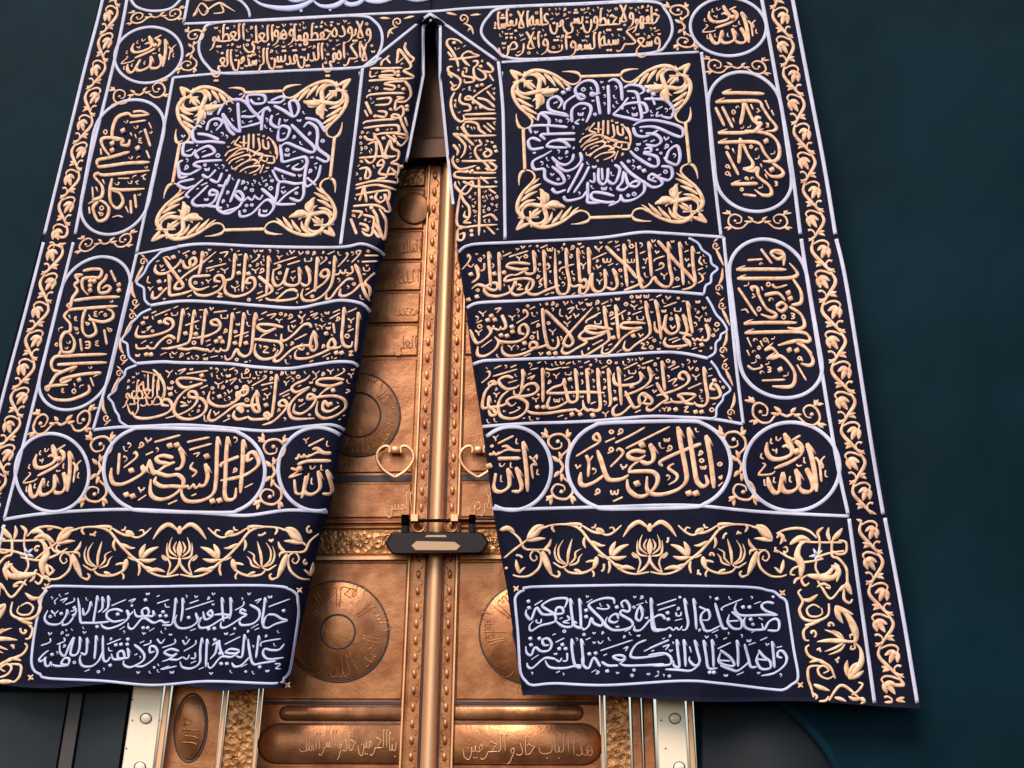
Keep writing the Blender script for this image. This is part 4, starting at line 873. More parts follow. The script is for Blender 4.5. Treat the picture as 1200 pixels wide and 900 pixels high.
panel(rowsL[2], [((270,425), 7.5, ['1000,150 900,140 780,150 770,190 880,205 985,175 870,220 800,270 770,310;680,320 800,300 920,295 1000,330 1010,400 920,470 820,490 758,440 770,340','870,390 825,340 815,410 870,430 960,380 1070,335','740,320 680,320 690,280 730,290 750,330 700,400 620,450 558,430 570,360;700,110 660,150 570,190 540,230 580,260 690,220 580,300 520,380 520,450 570,495 740,490',
  '490,380 440,380 430,350 470,330 500,380 450,450 370,520 280,550;405,100 390,280 365,480;230,240 240,350 255,430 210,420 190,350 222,260;240,370 150,380 50,370;340,505 300,460 320,440 345,485 200,500 150,470;150,480 70,500 28,470 40,420;110,440 60,400 100,400 112,440','60,320 60,260 100,290 145,270 150,220 115,210 120,270;60,300 40,340 0,350;315,375;905,245;880,365'], ['430,285 530,235;190,205 310,135 300,115 285,130;270,200 380,175;275,245 330,225;600,390 660,355;910,130 1000,80 990,50;1010,270 1050,250 1020,235','100,90 105,135 130,135;130,135 170,130 175,95;720,75 750,100 785,70;750,100 755,130 720,155;850,60 880,80 910,55;880,80 882,105;470,160 490,180 520,155;490,180 490,205','295,270 325,290 355,265;325,290 325,320;1035,95 1060,110 1085,90;1060,110 1065,140']),
 ((130,425), 7.5, ['1200,240 1140,250 1120,320 1020,380 920,380 858,330 872,250;1180,360 1090,380 980,460 900,510 858,490 880,410;955,300','840,160 720,140 600,140 585,175 650,220 800,185 680,230 600,300 560,380 560,440 620,490 720,495 810,450 840,380 800,320 740,310 690,300 690,260 740,260 762,320 720,390 620,450 480,490;800,115','510,380 450,370 460,330 510,330 540,390 480,450 330,490 220,480 188,430;525,280'], ['665,100 855,70;480,70 515,95 495,135;515,95 545,65;590,75 655,58 600,105;610,345 660,365 615,385 680,375;985,520 1050,490;1040,160 1100,140 1050,195;370,60 440,130 475,220 465,320','910,170 945,190 990,165;945,190 945,230;885,90 890,130;820,460 825,510 850,515'])],
 50, [(196,432),(265,430),(345,435),(416,430),(404,492),(345,495),(250,495),(190,494)])
# small round signature beside the last words
b = MB(); c = cat([(166,435),(184,440),(192,455),(188,472)], 3); ribbon(b, c, [1.2]*len(c)); o = b.build('round_signature', M_GOLD, cu)
inscription(o, [('صدق',190,474,147,476,22),('الله',188,458,160,458,20),('العظيم',186,467,144,467,22)], 2.3, M_GOLD, 30, 3.2, 1.1, poly=inset_poly(ell(168,457,23,24),.95), gap=0)
# bottom panels
o1 = [o for o in cu.children if o.name.startswith('text_frame')]
traced(o1[1], (760,690), 6.667, ['930,325 1010,325 1020,260 990,235 940,260 905,320 885,270;900,320 850,322 800,322 755,300 745,255 760,220;980,115 930,105 890,120 890,150 930,180 1000,200;1010,205 900,205 740,210 690,190 675,150 690,110;740,145;790,145;800,240','650,180 700,220 730,260 720,310 660,310 620,260 632,200;625,255 705,250;620,310 585,310 560,250 520,110;560,290 480,330 440,325 425,290 410,250 415,200 460,165 480,210 465,245 420,245;395,140 460,170;535,80',
 '350,75 365,180 375,320;280,75 295,180 310,270 290,320 260,320;265,290 240,322 215,300;215,300 195,325 165,300;165,300 130,320 80,320 50,310 30,200 20,70;150,190;155,240;130,240 110,210 70,210 0,260','1045,540 1010,530 1015,490 1050,490 1080,540 1060,600 980,660 880,680;965,410 975,500 985,620;860,480 900,530 950,570 950,620 880,625 845,560 862,500;850,550 930,560;845,610 800,610 780,540 750,430;790,570 700,640 640,630 560,600;690,400 700,500 700,610',
 '560,480 640,540 670,600 610,600 550,570 562,500;552,560 640,565;495,395 505,500 510,620;430,400 450,520 470,620 540,620;480,655;512,655','360,400 380,480 400,570 360,600 320,560 322,530;400,590 330,640 240,635 130,630;275,395 285,500 290,610;220,395 230,500 240,610 200,600 195,560;0,520 120,505 175,540 170,590 100,600 0,600;160,400 0,470'], 3.5, M_WHITE)
traced(o1[1], (760,690), 6.667, ['825,120 880,100;805,345 845,320;580,170 580,145 735,80;495,345 550,320;215,185 220,210 250,210 255,180;65,130 220,80;75,170 215,125;205,250 265,235;780,440 840,420;540,470 645,420;1000,460 1045,450;860,225 895,245;110,455 160,440 130,480;320,450 335,500'], 2.5, M_WHITE, barb=False)
traced(o1[1], (600,690), 6.667, ['870,150 855,110 890,95 920,140 910,180 860,170 850,200 930,250 940,290 870,320 780,320 730,270 745,220;820,145','1085,70 1090,180 1105,320 1200,320;1080,240 1010,320 960,325 958,290;1000,130 1020,200 1000,250 970,230 980,170 1000,130','830,250 800,265 760,250 780,210 820,200 832,240;800,120 790,80 720,75 640,100 600,130 640,180 700,240 740,300 800,322;710,250 700,290 640,270 620,230 600,290 560,320 540,290;580,170;580,220',
 '525,75 535,180 540,310;455,75 465,180 475,280 440,300 390,290 340,250;540,310 490,290 480,260 512,270;410,150 430,80 330,80 260,110 240,140 330,200 340,250 300,270 220,290 150,330 138,290 170,250;340,200 400,190 390,150 350,150 340,200;330,200 240,200 190,150 150,240 110,200 115,160;130,100;135,150',
 '1050,400 980,430 940,480 930,530 1000,540 1190,515;1190,590 1000,600 880,600 840,580;890,540 850,520 790,530 840,560 885,550 840,590;830,600 750,600 700,570;690,610 640,540 600,620 560,600 545,540;745,645;605,510;655,505;540,390 550,480 560,590','465,390 470,480 490,590 530,600 530,620 490,605 420,620 320,620 280,600 260,560;430,500 430,560 395,565;390,540 370,570 340,550;340,550 270,540 230,560 160,620 125,610 118,580;290,440 250,440 240,400 280,390 310,430 290,480 230,490 180,460 150,520 115,500 108,450;145,390;150,440;215,390;370,470;395,438;420,470'], 3.5, M_WHITE)
traced(o1[1], (600,690), 6.667, ['660,150 720,160 760,150 740,120;580,110 630,80;190,240 195,265 225,265 230,235;175,130 240,90;430,210 450,240 400,260 450,270;1030,490 1190,412;690,485 945,400;620,655 660,630;150,555 210,515;340,420 410,385;880,335 930,310;970,130 1030,110;670,410 690,430 715,405;870,470 905,455 885,490'], 2.5, M_WHITE, barb=False)
traced(o1[0], (190,690), 7.5, ['930,228 990,230 1050,265 1105,275;1105,280 1000,310 930,345 890,330 905,260 930,228;905,75 895,180 880,280 890,330;1070,195','770,140 850,190 850,260 790,310 700,320 680,290 700,260;740,200 700,180 690,210 740,230 690,260 600,320 540,345 515,330 520,290','600,75 605,200 590,270;525,75 530,180 540,290;460,230 530,225 600,240 520,270 420,330 340,345 322,310 340,280;440,250 400,220 430,190 442,240 380,270 360,200;350,250 320,280 295,210;300,230 310,290 240,340 150,345 112,290 130,230;235,255;410,355;460,350',
 '180,80 180,190 165,290;120,80 110,200 95,290 70,320 0,320','1075,485 1030,535 960,540 900,530 890,580 940,620 1070,605;1000,635 870,655 800,660 770,560 755,440;850,410 840,500 825,610;770,600 700,670 640,685 612,650;860,690','725,400 715,500 700,600 650,590;680,540 600,530 560,560 640,570 682,550 610,600 520,600 440,690 410,690 403,650;500,450 510,530 540,590;440,500 480,470 470,560 420,620;520,660;570,660;510,570;465,450',
 '395,440 390,560 385,690;350,430 335,540 330,650 260,700 180,690 158,640;290,560 290,610 250,610;240,580 220,620 180,600;180,600 130,625 60,620;150,550 80,530 20,560 80,590 130,570 60,620 0,640'], 3.3, M_WHITE)
traced(o1[0], (190,690), 7.5, ['935,160 1125,90;205,185 455,105;240,130 325,100;640,190 710,150 720,110;780,350 850,310;815,110 870,90 830,130;245,370 300,350;870,510 880,470 1045,440;550,490 690,420;190,550 290,490 295,450;0,520 110,480 110,440;0,710 130,680;690,690 750,660;320,710 370,690;990,660 1040,665 1000,700 1045,705;180,450 205,490 245,440;25,130 35,160 70,160'], 2.4, M_WHITE, barb=False)
traced(o1[0], (40,690), 7.5, ['1190,290 1150,300 1110,280 1050,300 980,260 940,270 870,350 830,340 828,300;1045,190 1045,240 1000,240 960,240 950,190 990,170 1010,210 980,240 900,240 880,180;870,200 840,230 815,190 830,250 770,310 660,350 600,330 588,290;980,100;960,345;1000,345;1110,240;1135,205;1160,240',
 '780,200 720,180 650,200 640,250 700,290 800,270;660,290 560,300 450,300 410,290 400,180 385,80;735,225;555,335','555,60 545,150 530,240 520,310;600,70 600,170 560,210;650,60 650,160 600,210;500,110 480,190 440,230 428,170','360,150 350,190 320,200;340,160 370,200 310,300 250,320 258,290;290,180 280,240 220,310 130,310 93,260 120,190;350,235;240,220',
 '1060,550 1020,560 1020,510 1060,510 1085,560 1050,620 960,680 880,680;880,490 940,540 970,590 950,640 850,690 790,670 788,630','820,520 830,600 790,610 740,610 740,560 780,550 790,610 700,620 680,570;670,600 640,640 610,620 605,500 605,410;600,560 570,630 510,680 430,680 403,630 410,580;670,675;720,495;765,490;820,490;825,445','545,410 540,520 530,620;465,430 465,530 450,580 410,560;400,420 400,520 370,580 320,570 350,430 310,500 270,590 230,560 225,480',
 '300,670 310,620 270,610 240,660 300,672 200,680 150,660;150,640 130,680 100,670 95,600;110,600 60,640 45,620 90,570 130,540;160,580'], 3.3, M_WHITE)
traced(o1[0], (40,690), 7.5, ['680,150 810,95;1080,130 1190,95;275,140 350,110 350,80;230,105 290,85 250,125;830,110 890,90 850,125;750,360 800,330;1010,375 1060,345;640,490 765,440;60,500 140,470 140,435;200,490 270,460 260,430;1080,440 1115,480 1150,440;960,500 1020,480 1025,450;655,515 660,545 690,545;150,190 180,220 215,190;180,220 185,245;210,80 180,110 190,140;1110,710 1190,680'], 2.4, M_WHITE, barb=False)
marks(o1[0], 60, [(60,694),(337,694),(328,794),(48,788)], M_WHITE, 3.6, 1.4); marks(o1[1], 60, [(614,696),(908,698),(926,794),(618,794)], M_WHITE, 3.8, 1.5)
# strips beside the slit
b = MB(); ribbon(b, [(589,84),(589,90)], 1.2, mark=False); o = b.build('inscription_strip', M_SILV, cu)
traced(o, (515,40), 7.2, ['100,40 70,50 65,90 110,150 150,230 160,280;100,40 150,50 195,80;80,215 200,205 340,185;280,155 230,150 190,190 230,250 260,270;340,185 270,160;70,150 110,200;110,275 75,280 80,320 150,360 180,400 150,460 110,470 110,440 150,430',
 '280,230 320,230 320,260 290,290 300,360 350,390 390,370 380,330 320,290;400,240 450,290 440,320 400,320 360,310;200,310 200,350 230,360 280,370 290,400 220,410 210,380;225,330 230,290 200,290;420,340 460,400;125,75;350,275;320,440;360,430',
 '265,555 330,500 445,425;265,555 220,550 225,530 260,530 290,560 400,630 470,640;320,540 400,560 470,620;400,480 470,560;130,490 100,550 100,620 130,700 180,740 210,720 200,680;180,500 170,560 200,590 250,600 260,640 200,650;290,580;350,620',
 '210,680 350,675 480,670;200,720 340,715 480,715;180,780 230,850;210,745 260,740 320,760 340,810 400,850;215,750 200,780 230,840 270,870;400,750 470,810;370,770 440,830;130,840 240,860 480,855;70,330 110,370;90,400 130,450'], 3.4, M_GOLD, barb=False)
traced(o, (515,155), 6.92, ['110,10 170,60 210,110 200,170 170,210;170,10 230,60 280,110;320,60 340,100 300,120 290,170 330,230 360,240 400,290 400,310 370,290;390,150 360,170 380,200 420,180 410,150 370,130;180,235 320,235 460,230;110,100 150,150 140,190',
 '120,190 105,230 130,280 180,300 300,270;400,240 460,280 440,310 400,300;460,330 300,330 150,320 120,350 160,370 300,375 460,370;130,400 130,440 190,500 230,490 270,430 260,400 200,450 170,500 160,560;190,400 290,440 380,445 470,440;330,360 400,420;400,460 460,500;315,295;265,315;225,320',
 '320,380 325,600 320,840;160,540 130,640 140,730 190,770 300,760 470,750;170,500 200,560 240,610 240,690 200,680 210,640;240,700 200,730 260,735;190,780 150,790 150,870 190,870 200,820 160,830;350,690 420,670 470,720;380,760 450,830;260,800;262,835;450,120;460,155'], 3.4, M_GOLD, barb=False)
marks(o, 150, [(527,45),(548,54),(580,82),(585,272),(540,278),(534,180)], M_GOLD, 3.8, 1.3, math.pi/2)
b = MB(); ribbon(b, [(421,84),(421,90)], 1.2, mark=False); o = b.build('inscription_strip', M_SILV, cu)
traced(o, (405,40), 7.2, ['510,70 500,120 540,180 575,210 550,240 520,230;430,250 440,190 450,130 510,200 550,260 540,290 490,310 560,350 570,370 500,380;430,250 490,200;210,300 230,290 350,290 480,285;300,320 400,310 410,345 300,350 290,365 400,370 410,380',
 '195,395 350,385 570,375;320,460 400,470 410,440 330,420 420,400 520,400;500,400 540,450 550,520 500,570 430,570;180,540 200,515 350,500 500,500;260,550 370,540 380,570 350,595 250,600;445,320;445,350;490,465',
 '430,530 490,540 430,560 420,640 470,610 490,640 480,690 440,710 390,700 400,680 450,690 480,760 520,850 500,880 440,860;260,690 330,700 340,660 270,650;170,570 220,680;160,640 190,700;150,760 170,740 300,725 430,720;520,610;520,640;250,695',
 '150,795 300,775 430,770 450,800 440,830 300,840 230,860;210,310 210,360 260,350;370,180 350,200 310,230 300,270;340,200 380,250;400,850 430,890;500,700 525,780;270,810'], 3.5, M_GOLD, barb=False)
traced(o, (395,155), 6.92, ['220,30 250,60 300,60 310,20 290,10;300,30 350,100 380,200 420,210;430,60 390,180 440,200 480,190;430,60 450,130 500,160 490,220 440,250 500,270 490,350 470,370;450,10 540,20 570,50 520,110 470,70 400,20;250,100 310,80 320,150 300,230 260,250 220,210;378,50;470,75',
 '180,210 300,200 400,195;370,220 340,240 330,270 380,260 370,220;380,270 340,330 400,350 390,370 320,380;180,300 240,290 270,330 260,370 230,370 240,300;430,280 410,340 440,340 480,340 440,290;150,430 300,395 420,400 490,410 490,370;150,460 230,440 340,430 480,470;525,280',
 '220,430 200,500 180,560;220,440 240,570;150,510 330,480 420,480 470,540 470,600 420,560;340,470 310,530 350,570 390,540 380,500;390,500 410,560 430,640 380,640;280,530;280,615',
 '130,600 270,590 340,600 400,640 430,720 420,810;270,600 320,680 340,770 385,870 410,850 400,740 380,680 340,620;210,670 290,690 300,720 280,830 230,830 200,800;120,640 200,650 170,700;110,700 160,830;180,740 240,760 250,800 200,780;300,730 350,820 340,850 280,770'], 3.5, M_GOLD, barb=False)
marks(o, 150, [(478,52),(483,80),(468,180),(449,270),(410,274),(420,170),(430,88),(460,62)], M_GOLD, 3.8, 1.3, -math.pi/2)

# medallions
def medallion(cx, cy, a, b_, org, words, inner):
    o = MB(); ribbon(o, ell(cx, cy, 3, 3, 8), 1, closed=True, mark=False); md = o.build('medallion', M_GOLD, cu)
    traced(md, (org[0]+inner[0], org[1]+inner[1]), 5.455, BASM, 2.9, M_GOLD, barb=False)
    bb = MB(); filler(bb, ell(cx, cy, 31, 26), 40, 3.0, 1.2, gap=0); bb.build('vowel_marks', M_GOLD, md, kind='stuff')
    c = [(cx+30*math.cos(t), cy+25*math.sin(t)) for t in [-.9+.1*i for i in range(13)]]; bb = MB(); ribbon(bb, c, profile(len(c), 'stem', 2.6)); bb.build('flourish', M_GOLD, md)
    traced(md, org, 5.455, words, 4.2, M_LAV, barb=False, taper=.4)
    ring = ell(cx, cy, a*.96, b_*.96, 30) + [(cx+a*.96, cy)] + [(cx+a*.40, cy)] + ell(cx, cy, a*.40, b_*.40, 24)[::-1]
    bb = MB(); filler(bb, ring, 130, 5.0, 1.9, gap=0); filler(bb, ring, 90, 3.2, 1.5, gap=0); bb.build('vowel_marks', M_LAV, md, kind='stuff')
BASM = ['530,305 528,380 520,420;560,305 560,400;500,315 498,390;590,330 600,400 575,420;620,340 625,390 655,400 652,350;680,350 700,390 705,440','475,320 460,340 440,370 480,390 450,420 400,460;440,345 415,370;470,360 520,365;440,425 500,400 560,420 600,440 690,450','378,450 400,420 470,390;385,480 420,450 500,420',
 '400,500 430,470 520,440 540,460 500,490 430,530 420,510;445,490 480,470 500,470;690,450 690,490 645,490;650,455 640,482 612,472;620,440 600,480 560,500','440,540 480,500 560,470 600,500;470,550 520,520 600,510 580,540 530,560;560,450 580,430 620,440 590,470;625,500 600,560;640,340 660,330']
medallion(709, 165, 91, 75, (610,85), ['640,570 700,640 800,710 850,735 900,720 900,690 840,650 820,680 870,700;660,630 650,700 620,740 660,750 720,700 760,700 740,730 690,715 670,640;790,690 790,760 730,810 660,820 640,780','600,590 635,620 610,700 580,710 550,680;560,610 555,680 530,715 500,690 500,610;520,610 525,690;470,640 472,700 440,690',
 '400,580 360,660 300,770;440,600 400,680 340,770;275,790 300,820 390,800 420,760;430,700 430,790 435,832 520,830;600,790 520,770 460,770 460,810 540,830 600,830 570,850 630,820 640,780','380,510 390,560 350,610 290,630 240,600 230,560;340,520 330,560 290,590 240,580 200,540;320,480 270,440 200,440 170,470 220,480 300,480','200,600 260,650 280,700 230,715 160,680 150,620 90,620 80,570 150,530 200,500;200,740 230,770 290,750;150,480 70,490 50,440 80,420 130,440',
 '350,390 180,395 130,400 160,430;350,430 230,430;300,350 180,340 100,340 60,350 70,390;170,330 180,400;310,280 220,265 130,260 110,310;300,270 190,240 180,180 230,155 265,190 240,230;130,260 180,300 180,340','280,240 290,190 370,140 410,160 380,170 350,110 400,60 460,55 490,90 490,140 450,130 460,150 510,130;330,320 330,240 380,200 440,210 450,250 420,320;380,300 350,320 375,332',
 '490,150 500,210 510,270;560,80 565,180 565,270;560,60 600,45 640,80 650,180;590,270 640,225 690,160;590,270 680,290 770,300 760,200 740,130 680,120;650,240 660,210 720,195 790,200 810,250 780,260;660,100 700,80 770,90 790,120 760,140','790,170 850,170 930,180 980,240 960,290 900,280;880,250 870,280 910,270;840,150 860,210',
 '720,340 780,310 880,310 1000,340 1040,370 1030,410 980,400 860,350 760,350;720,350 740,400 800,410 880,370;800,390 870,400 900,440 860,470 800,460','790,490 830,480 830,510 790,510 800,520 870,540 880,590 840,600 740,540 700,500;930,560 950,500 1000,470 1020,530 1000,590 940,570 920,540;900,600 960,610 970,660 940,690 880,670;840,680 900,650;275,130;305,110;820,120;850,140;760,610;790,630'], (0,0))
medallion(295, 180, 91, 74, (200,100), ['440,800 450,840 520,820 600,740 640,740 660,780 620,830 570,830 570,790;580,660 650,720 680,760 800,760;820,650 740,700 680,760;660,770 680,700 700,620 800,630 860,620','590,700 570,730 540,712;540,700 520,735 490,712;490,720 460,740 420,710 410,690 440,680 465,720 430,780 330,810;360,600 330,680 300,760 310,800 370,820 450,770;440,600 400,700 380,750',
 '290,700 250,700 260,670 300,690 270,750 200,780;380,570 350,640 300,640;330,560 300,620 250,600;290,540 240,590 200,570;240,640 180,700 140,740 160,770 230,770 330,785','150,600 60,620 50,640 100,660 150,640;50,520 60,590 110,580;210,600 150,650 100,700 120,720;80,480 50,500 60,560 120,570 170,540','330,480 180,490 150,510 190,530 150,560;180,470 160,430 240,390 280,430 200,460;150,370 90,370 80,440 130,450 160,410;350,370 260,360 160,360 140,300 170,260 200,270;310,350 240,320 170,310;230,290 250,230 300,215 330,240 290,290',
 '300,190 340,120 420,90 480,110 520,160 580,230 500,260 450,270;430,110 435,200 445,300;330,180 380,250 420,290 450,300;410,320 370,280 330,180','500,120 490,70 550,60 600,70 600,110 540,120 510,90;450,200 530,200 600,150 630,140;640,100 700,75 730,80 700,110 620,110;580,290 590,180 620,150 640,170','660,130 720,160 790,200 820,150 800,100 760,110 780,200;650,190 640,240 680,270 720,260;700,210 690,260','690,290 710,260 760,280 740,340 690,350 690,290;770,250 840,320 920,400 900,430 820,400 740,370 700,400;860,210 940,230 990,300;850,270 880,240 930,270 940,320 940,400 1010,460 990,490 930,460',
 '700,380 710,450 720,490 800,470 860,460 870,500 830,540 780,530 820,500;660,530 740,560 800,580;650,540 680,600 700,620;880,480 860,560 860,640 890,640 940,590 960,510;850,620 850,700 820,740 760,720;870,590 930,640'], (-5.5,1))

# ------------------------------------------------------------------ scrollwork
# corner acanthus, traced for one corner; the other half is its mirror image about the diagonal
AC = [('taper',[(150,190),(78,300),(80,420),(140,560),(235,680),(285,770),(255,850),(170,885)],64),('horn',[(100,660),(105,760),(135,850),(200,880)],42),
 ('leaf',[(110,370),(190,430),(285,455)],46),('leaf',[(115,440),(210,520),(310,575)],50),('leaf',[(160,540),(260,620),(355,680)],50),('leaf',[(200,640),(280,700),(340,760)],36),('leaf',[(90,320),(150,400),(190,420)],50),
 ('horn',[(200,150),(140,230),(130,320),(200,385),(320,370),(430,345),(560,345)],62),('leaf',[(385,380),(380,480),(350,606)],92),('leaf',[(395,400),(350,450),(296,492)],40),('leaf',[(395,400),(425,460),(432,532)],40),
 ('leaf',[(205,125),(130,90),(52,35)],58),('line',[(215,90),(215,300)],26),('leaf',[(230,215),(290,250),(345,310)],46),('stem',[(540,345),(590,350),(610,320)],34),('stem',[(560,350),(540,400),(500,415)],34),('leaf',[(220,190),(140,200),(70,215)],34)]
def corner(f, par):
    b = MB()
    for mir in (0, 1):
        for kind, pts, wd in AC:
            q = [((y+10, x-10) if mir else (x, y)) for x, y in pts]
            q = [f(x/900, y/900) for x, y in q]; stroke(b, q, wd/11.2, kind, step=1.8)
    return b.build('corner_scroll', M_PALE, par)
def medal_frame(TL, TR, BR, BL):
    f = quadmap([TL, TR, BR, BL]); b = MB(); kx, ky = .40, .385
    for seg in (((kx*.98,.073),(1-kx*.98,.073)),((kx*.98,.927),(1-kx*.98,.927)),((.078,ky*.97),(.078,1-ky*.97)),((.922,ky*.97),(.922,1-ky*.97))):
        b = MB(); stroke(b, [f(*seg[0]), f(*seg[1])], 3.8); par = b.build('frame_bar', M_PALE, cu)
    corner(lambda x, y: f(x*kx, y*ky), par); corner(lambda x, y: f(1-x*kx, y*ky), par)
    corner(lambda x, y: f(x*kx, 1-y*ky), par); corner(lambda x, y: f(1-x*kx, 1-y*ky), par)
medal_frame((593,79),(813,71),(834,264),(600,273)); medal_frame((207,99),(416,89),(397,280),(172,286))

# small paired spirals
def orn(cx, cy, hx, hy, par=None):
    b = MB(); f = lambda a, c: (cx + hx[0]*a + hy[0]*c, cy + hx[1]*a + hy[1]*c)
    s = math.hypot(*hy)
    for k in (-1, 1):
        sp = [f(k*(.64 + .24*q*math.cos(t)), -.05 + .62*q*math.sin(t)) for q, t in [(1-.07*i, 2.6 - .62*i) for i in range(11)]]
        stroke(b, [f(0, .25), f(k*.2, .1), f(k*.36, .4)] + [f(k*(.5), .75), f(k*.72, .8), f(k*.9, .35), f(k*.86, -.3), f(k*.68, -.55), f(k*.5, -.25), f(k*.54, .25), f(k*.68, .3)], max(2.3, s*.17), 'stem', step=1.6)
        dot(b, *f(k*.7, .08), s*.16, sides=5)
        stroke(b, [f(k*.8, -.45), f(k*.95, -.98)], s*.32, 'leaf', step=1.2); stroke(b, [f(k*.86, -.6), f(k*1.08, -.7)], s*.24, 'leaf', step=1.2); stroke(b, [f(k*.86, -.6), f(k*.84, -.95)], s*.24, 'leaf', step=1.2)
        stroke(b, [f(k*.8, .6), f(k*.96, 1.0)], s*.3, 'leaf', step=1.2); stroke(b, [f(k*.86, .7), f(k*1.06, .78)], s*.22, 'leaf', step=1.2)
        stroke(b, [f(k*.12, .05), f(k*.3, -.35)], s*.28, 'leaf', step=1.2); stroke(b, [f(k*.2, .25), f(k*.42, .1)], s*.26, 'leaf', step=1.2)
    stroke(b, [f(-.18, .1), f(0, .3), f(.18, .1)], s*.16, 'line', step=1.4)
    return b.build('spiral_ornament', M_GOLD, cu)
for a_ in [(163,108,(33,-6),(2,12)),(183,18,(32,-3),(-2,9)),(223.5,59,(-6,26),(13,0)),(863.5,77,(37,1),(2,11)),(798,31,(6,27),(15,0)),(888,258,(38,0),(1,12)),
           (124,283,(33,-4),(-3,11)),(73,493,(36,-3),(-4,17)),(921,483,(43,2),(3,17)),(113,550,(-5,42),(18,0)),(317,553,(-3,42),(18,1)),(654.5,547,(3,42),(18,0)),(864,546,(8,44),(18,0))]: orn(*a_)
# apex triangles and the bracket curls
for cx, cy, s in ((466,26,1),(543,22,-1)):
    b = MB(); spiral(b, cx, cy, 6.5, 1.5, 1.2, 1.9, s); stroke(b, [(cx-s*21, cy-5), (cx-s*8, cy-4)], 3.4, 'leaf'); stroke(b, [(cx+s*20, cy-7), (cx+s*7, cy-4)], 3.4, 'leaf')
    stroke(b, [(cx-s*2, cy+6), (cx-s*9, cy+10), (cx-s*12, cy+19)], 3, 'leaf'); stroke(b, [(cx-s*9, cy+10), (cx-s*5, cy+15)], 2.6, 'leaf'); b.build('apex_ornament', M_GOLD, cu)
for lst, s in (([(839,288),(842,338),(846,358),(847,411),(850,429),(856,484)], 1), ([(168,307),(159,354),(155,371),(145,419),(140,438),(125,490)], -1)):
    for i, (x, y) in enumerate(lst):
        b = MB(); dn = 1 if i % 2 == 0 else -1
        spiral(b, x, y, 5.0, .4, 1.1, 1.7, s*dn); sl_ = .16 if s > 0 else -.24
        stroke(b, [(x, y+4*dn), (x+4*s, y+12*dn), (x+(7 if s > 0 else -7)+sl_*14*dn, y+24*dn)], 3.6, 'leaf'); stroke(b, [(x-3*s, y-4*dn), (x+3*s, y-9*dn)], 2.4, 'leaf')
        b.build('bracket_curl', M_GOLD, cu)

# side vines: the half unit repeats with its flower on alternate sides
def vine(Lc, Rc, y0, y1, pitch, par, side0=1, wsc=1.0):
    nodes = []; y = y0; s = side0
    def f(yy, q, sd):
        a = interp(Lc, yy); c = interp(Rc, yy); return (lerp(a, c, .5 + .5*q*sd*.86), min(yy, 823) if c > 600 else yy)
    st = MB()
    while y < y1:
        T = lambda pts: [f(min(y + t*pitch, y1+8), q, s) for t, q in pts]
        W = wsc
        stroke(st, T([(0,-.37),(.24,-.56),(.43,-.46),(.67,-.1),(.86,.19),(1,.37)]), 3.6*W, 'stem', step=2)
        stroke(st, T([(.10,-.42),(-.01,.0),(-.02,.38),(.08,.60),(.2,.50)]), 2.4*W, 'stem', step=2)
        nodes.append((y, s)); y += pitch; s = -s
    root = st.build('vine_border', M_GOLD, par)
    for y, s in nodes:
        T = lambda pts: [f(y + t*pitch, q, s) for t, q in pts]
        b = MB()
        for pts, wd in (([(.17,.42),(.2,.12),(.30,-.22)],5.0),([(.18,.44),(.34,.2),(.56,-.02)],5.6),([(.18,.5),(.34,.50),(.54,.42)],5.0),([(.16,.42),(.26,.28),(.36,.2)],6.5)):
            stroke(b, T(pts), wd*wsc, 'leaf', step=1.8)
        b.build('flower', M_GOLD, root)
        b = MB()
        for pts, wd in (([(.74,-.02),(.7,-.25),(.66,-.5)],3.6),([(.76,-.02),(.78,-.3),(.84,-.48)],3.2),([(.74,.0),(.76,-.2),(.75,-.4)],2.6),([(.84,.22),(.72,.2),(.63,.4),(.66,.6)],2.8),([(.86,.2),(.94,.4),(1.02,.68)],3.2),([(-.02,-.3),(-.06,-.5),(-.1,-.66)],3.0)):
            stroke(b, T(pts), wd*wsc, 'leaf' if wd != 2.8 else 'grow', step=1.8)
        b.build('leaf_spray', M_GOLD, root)
LI = [(148.6,0),(126,105),(105,190),(86.6,280),(40,470),(20,550),(5,608),(-45,815)]; LO = [(120,0),(80,160),(51,280),(2,470),(-37,630),(-85,830)]
RI = [(893,0),(927,190),(938,277),(948,340),(977,520),(994,605),(1025,825)]; RO = [(929,0),(965,190),(979,277),(993,340),(1021,520),(1036,604),(1076,825)]
vine(RI, RO, 283, 600, 35.5, cu, 1, 1.22); vine(RI, RO, -24, 272, 34, cu, -1, 1.1); vine(RI, RO, 612, 795, 36.3, cu, 1, 1.22)
vine(LO, LI, -24, 270, 32, cu, 1, 1.02); vine(LO, LI, 288, 600, 33.5, cu, -1, 1.1)

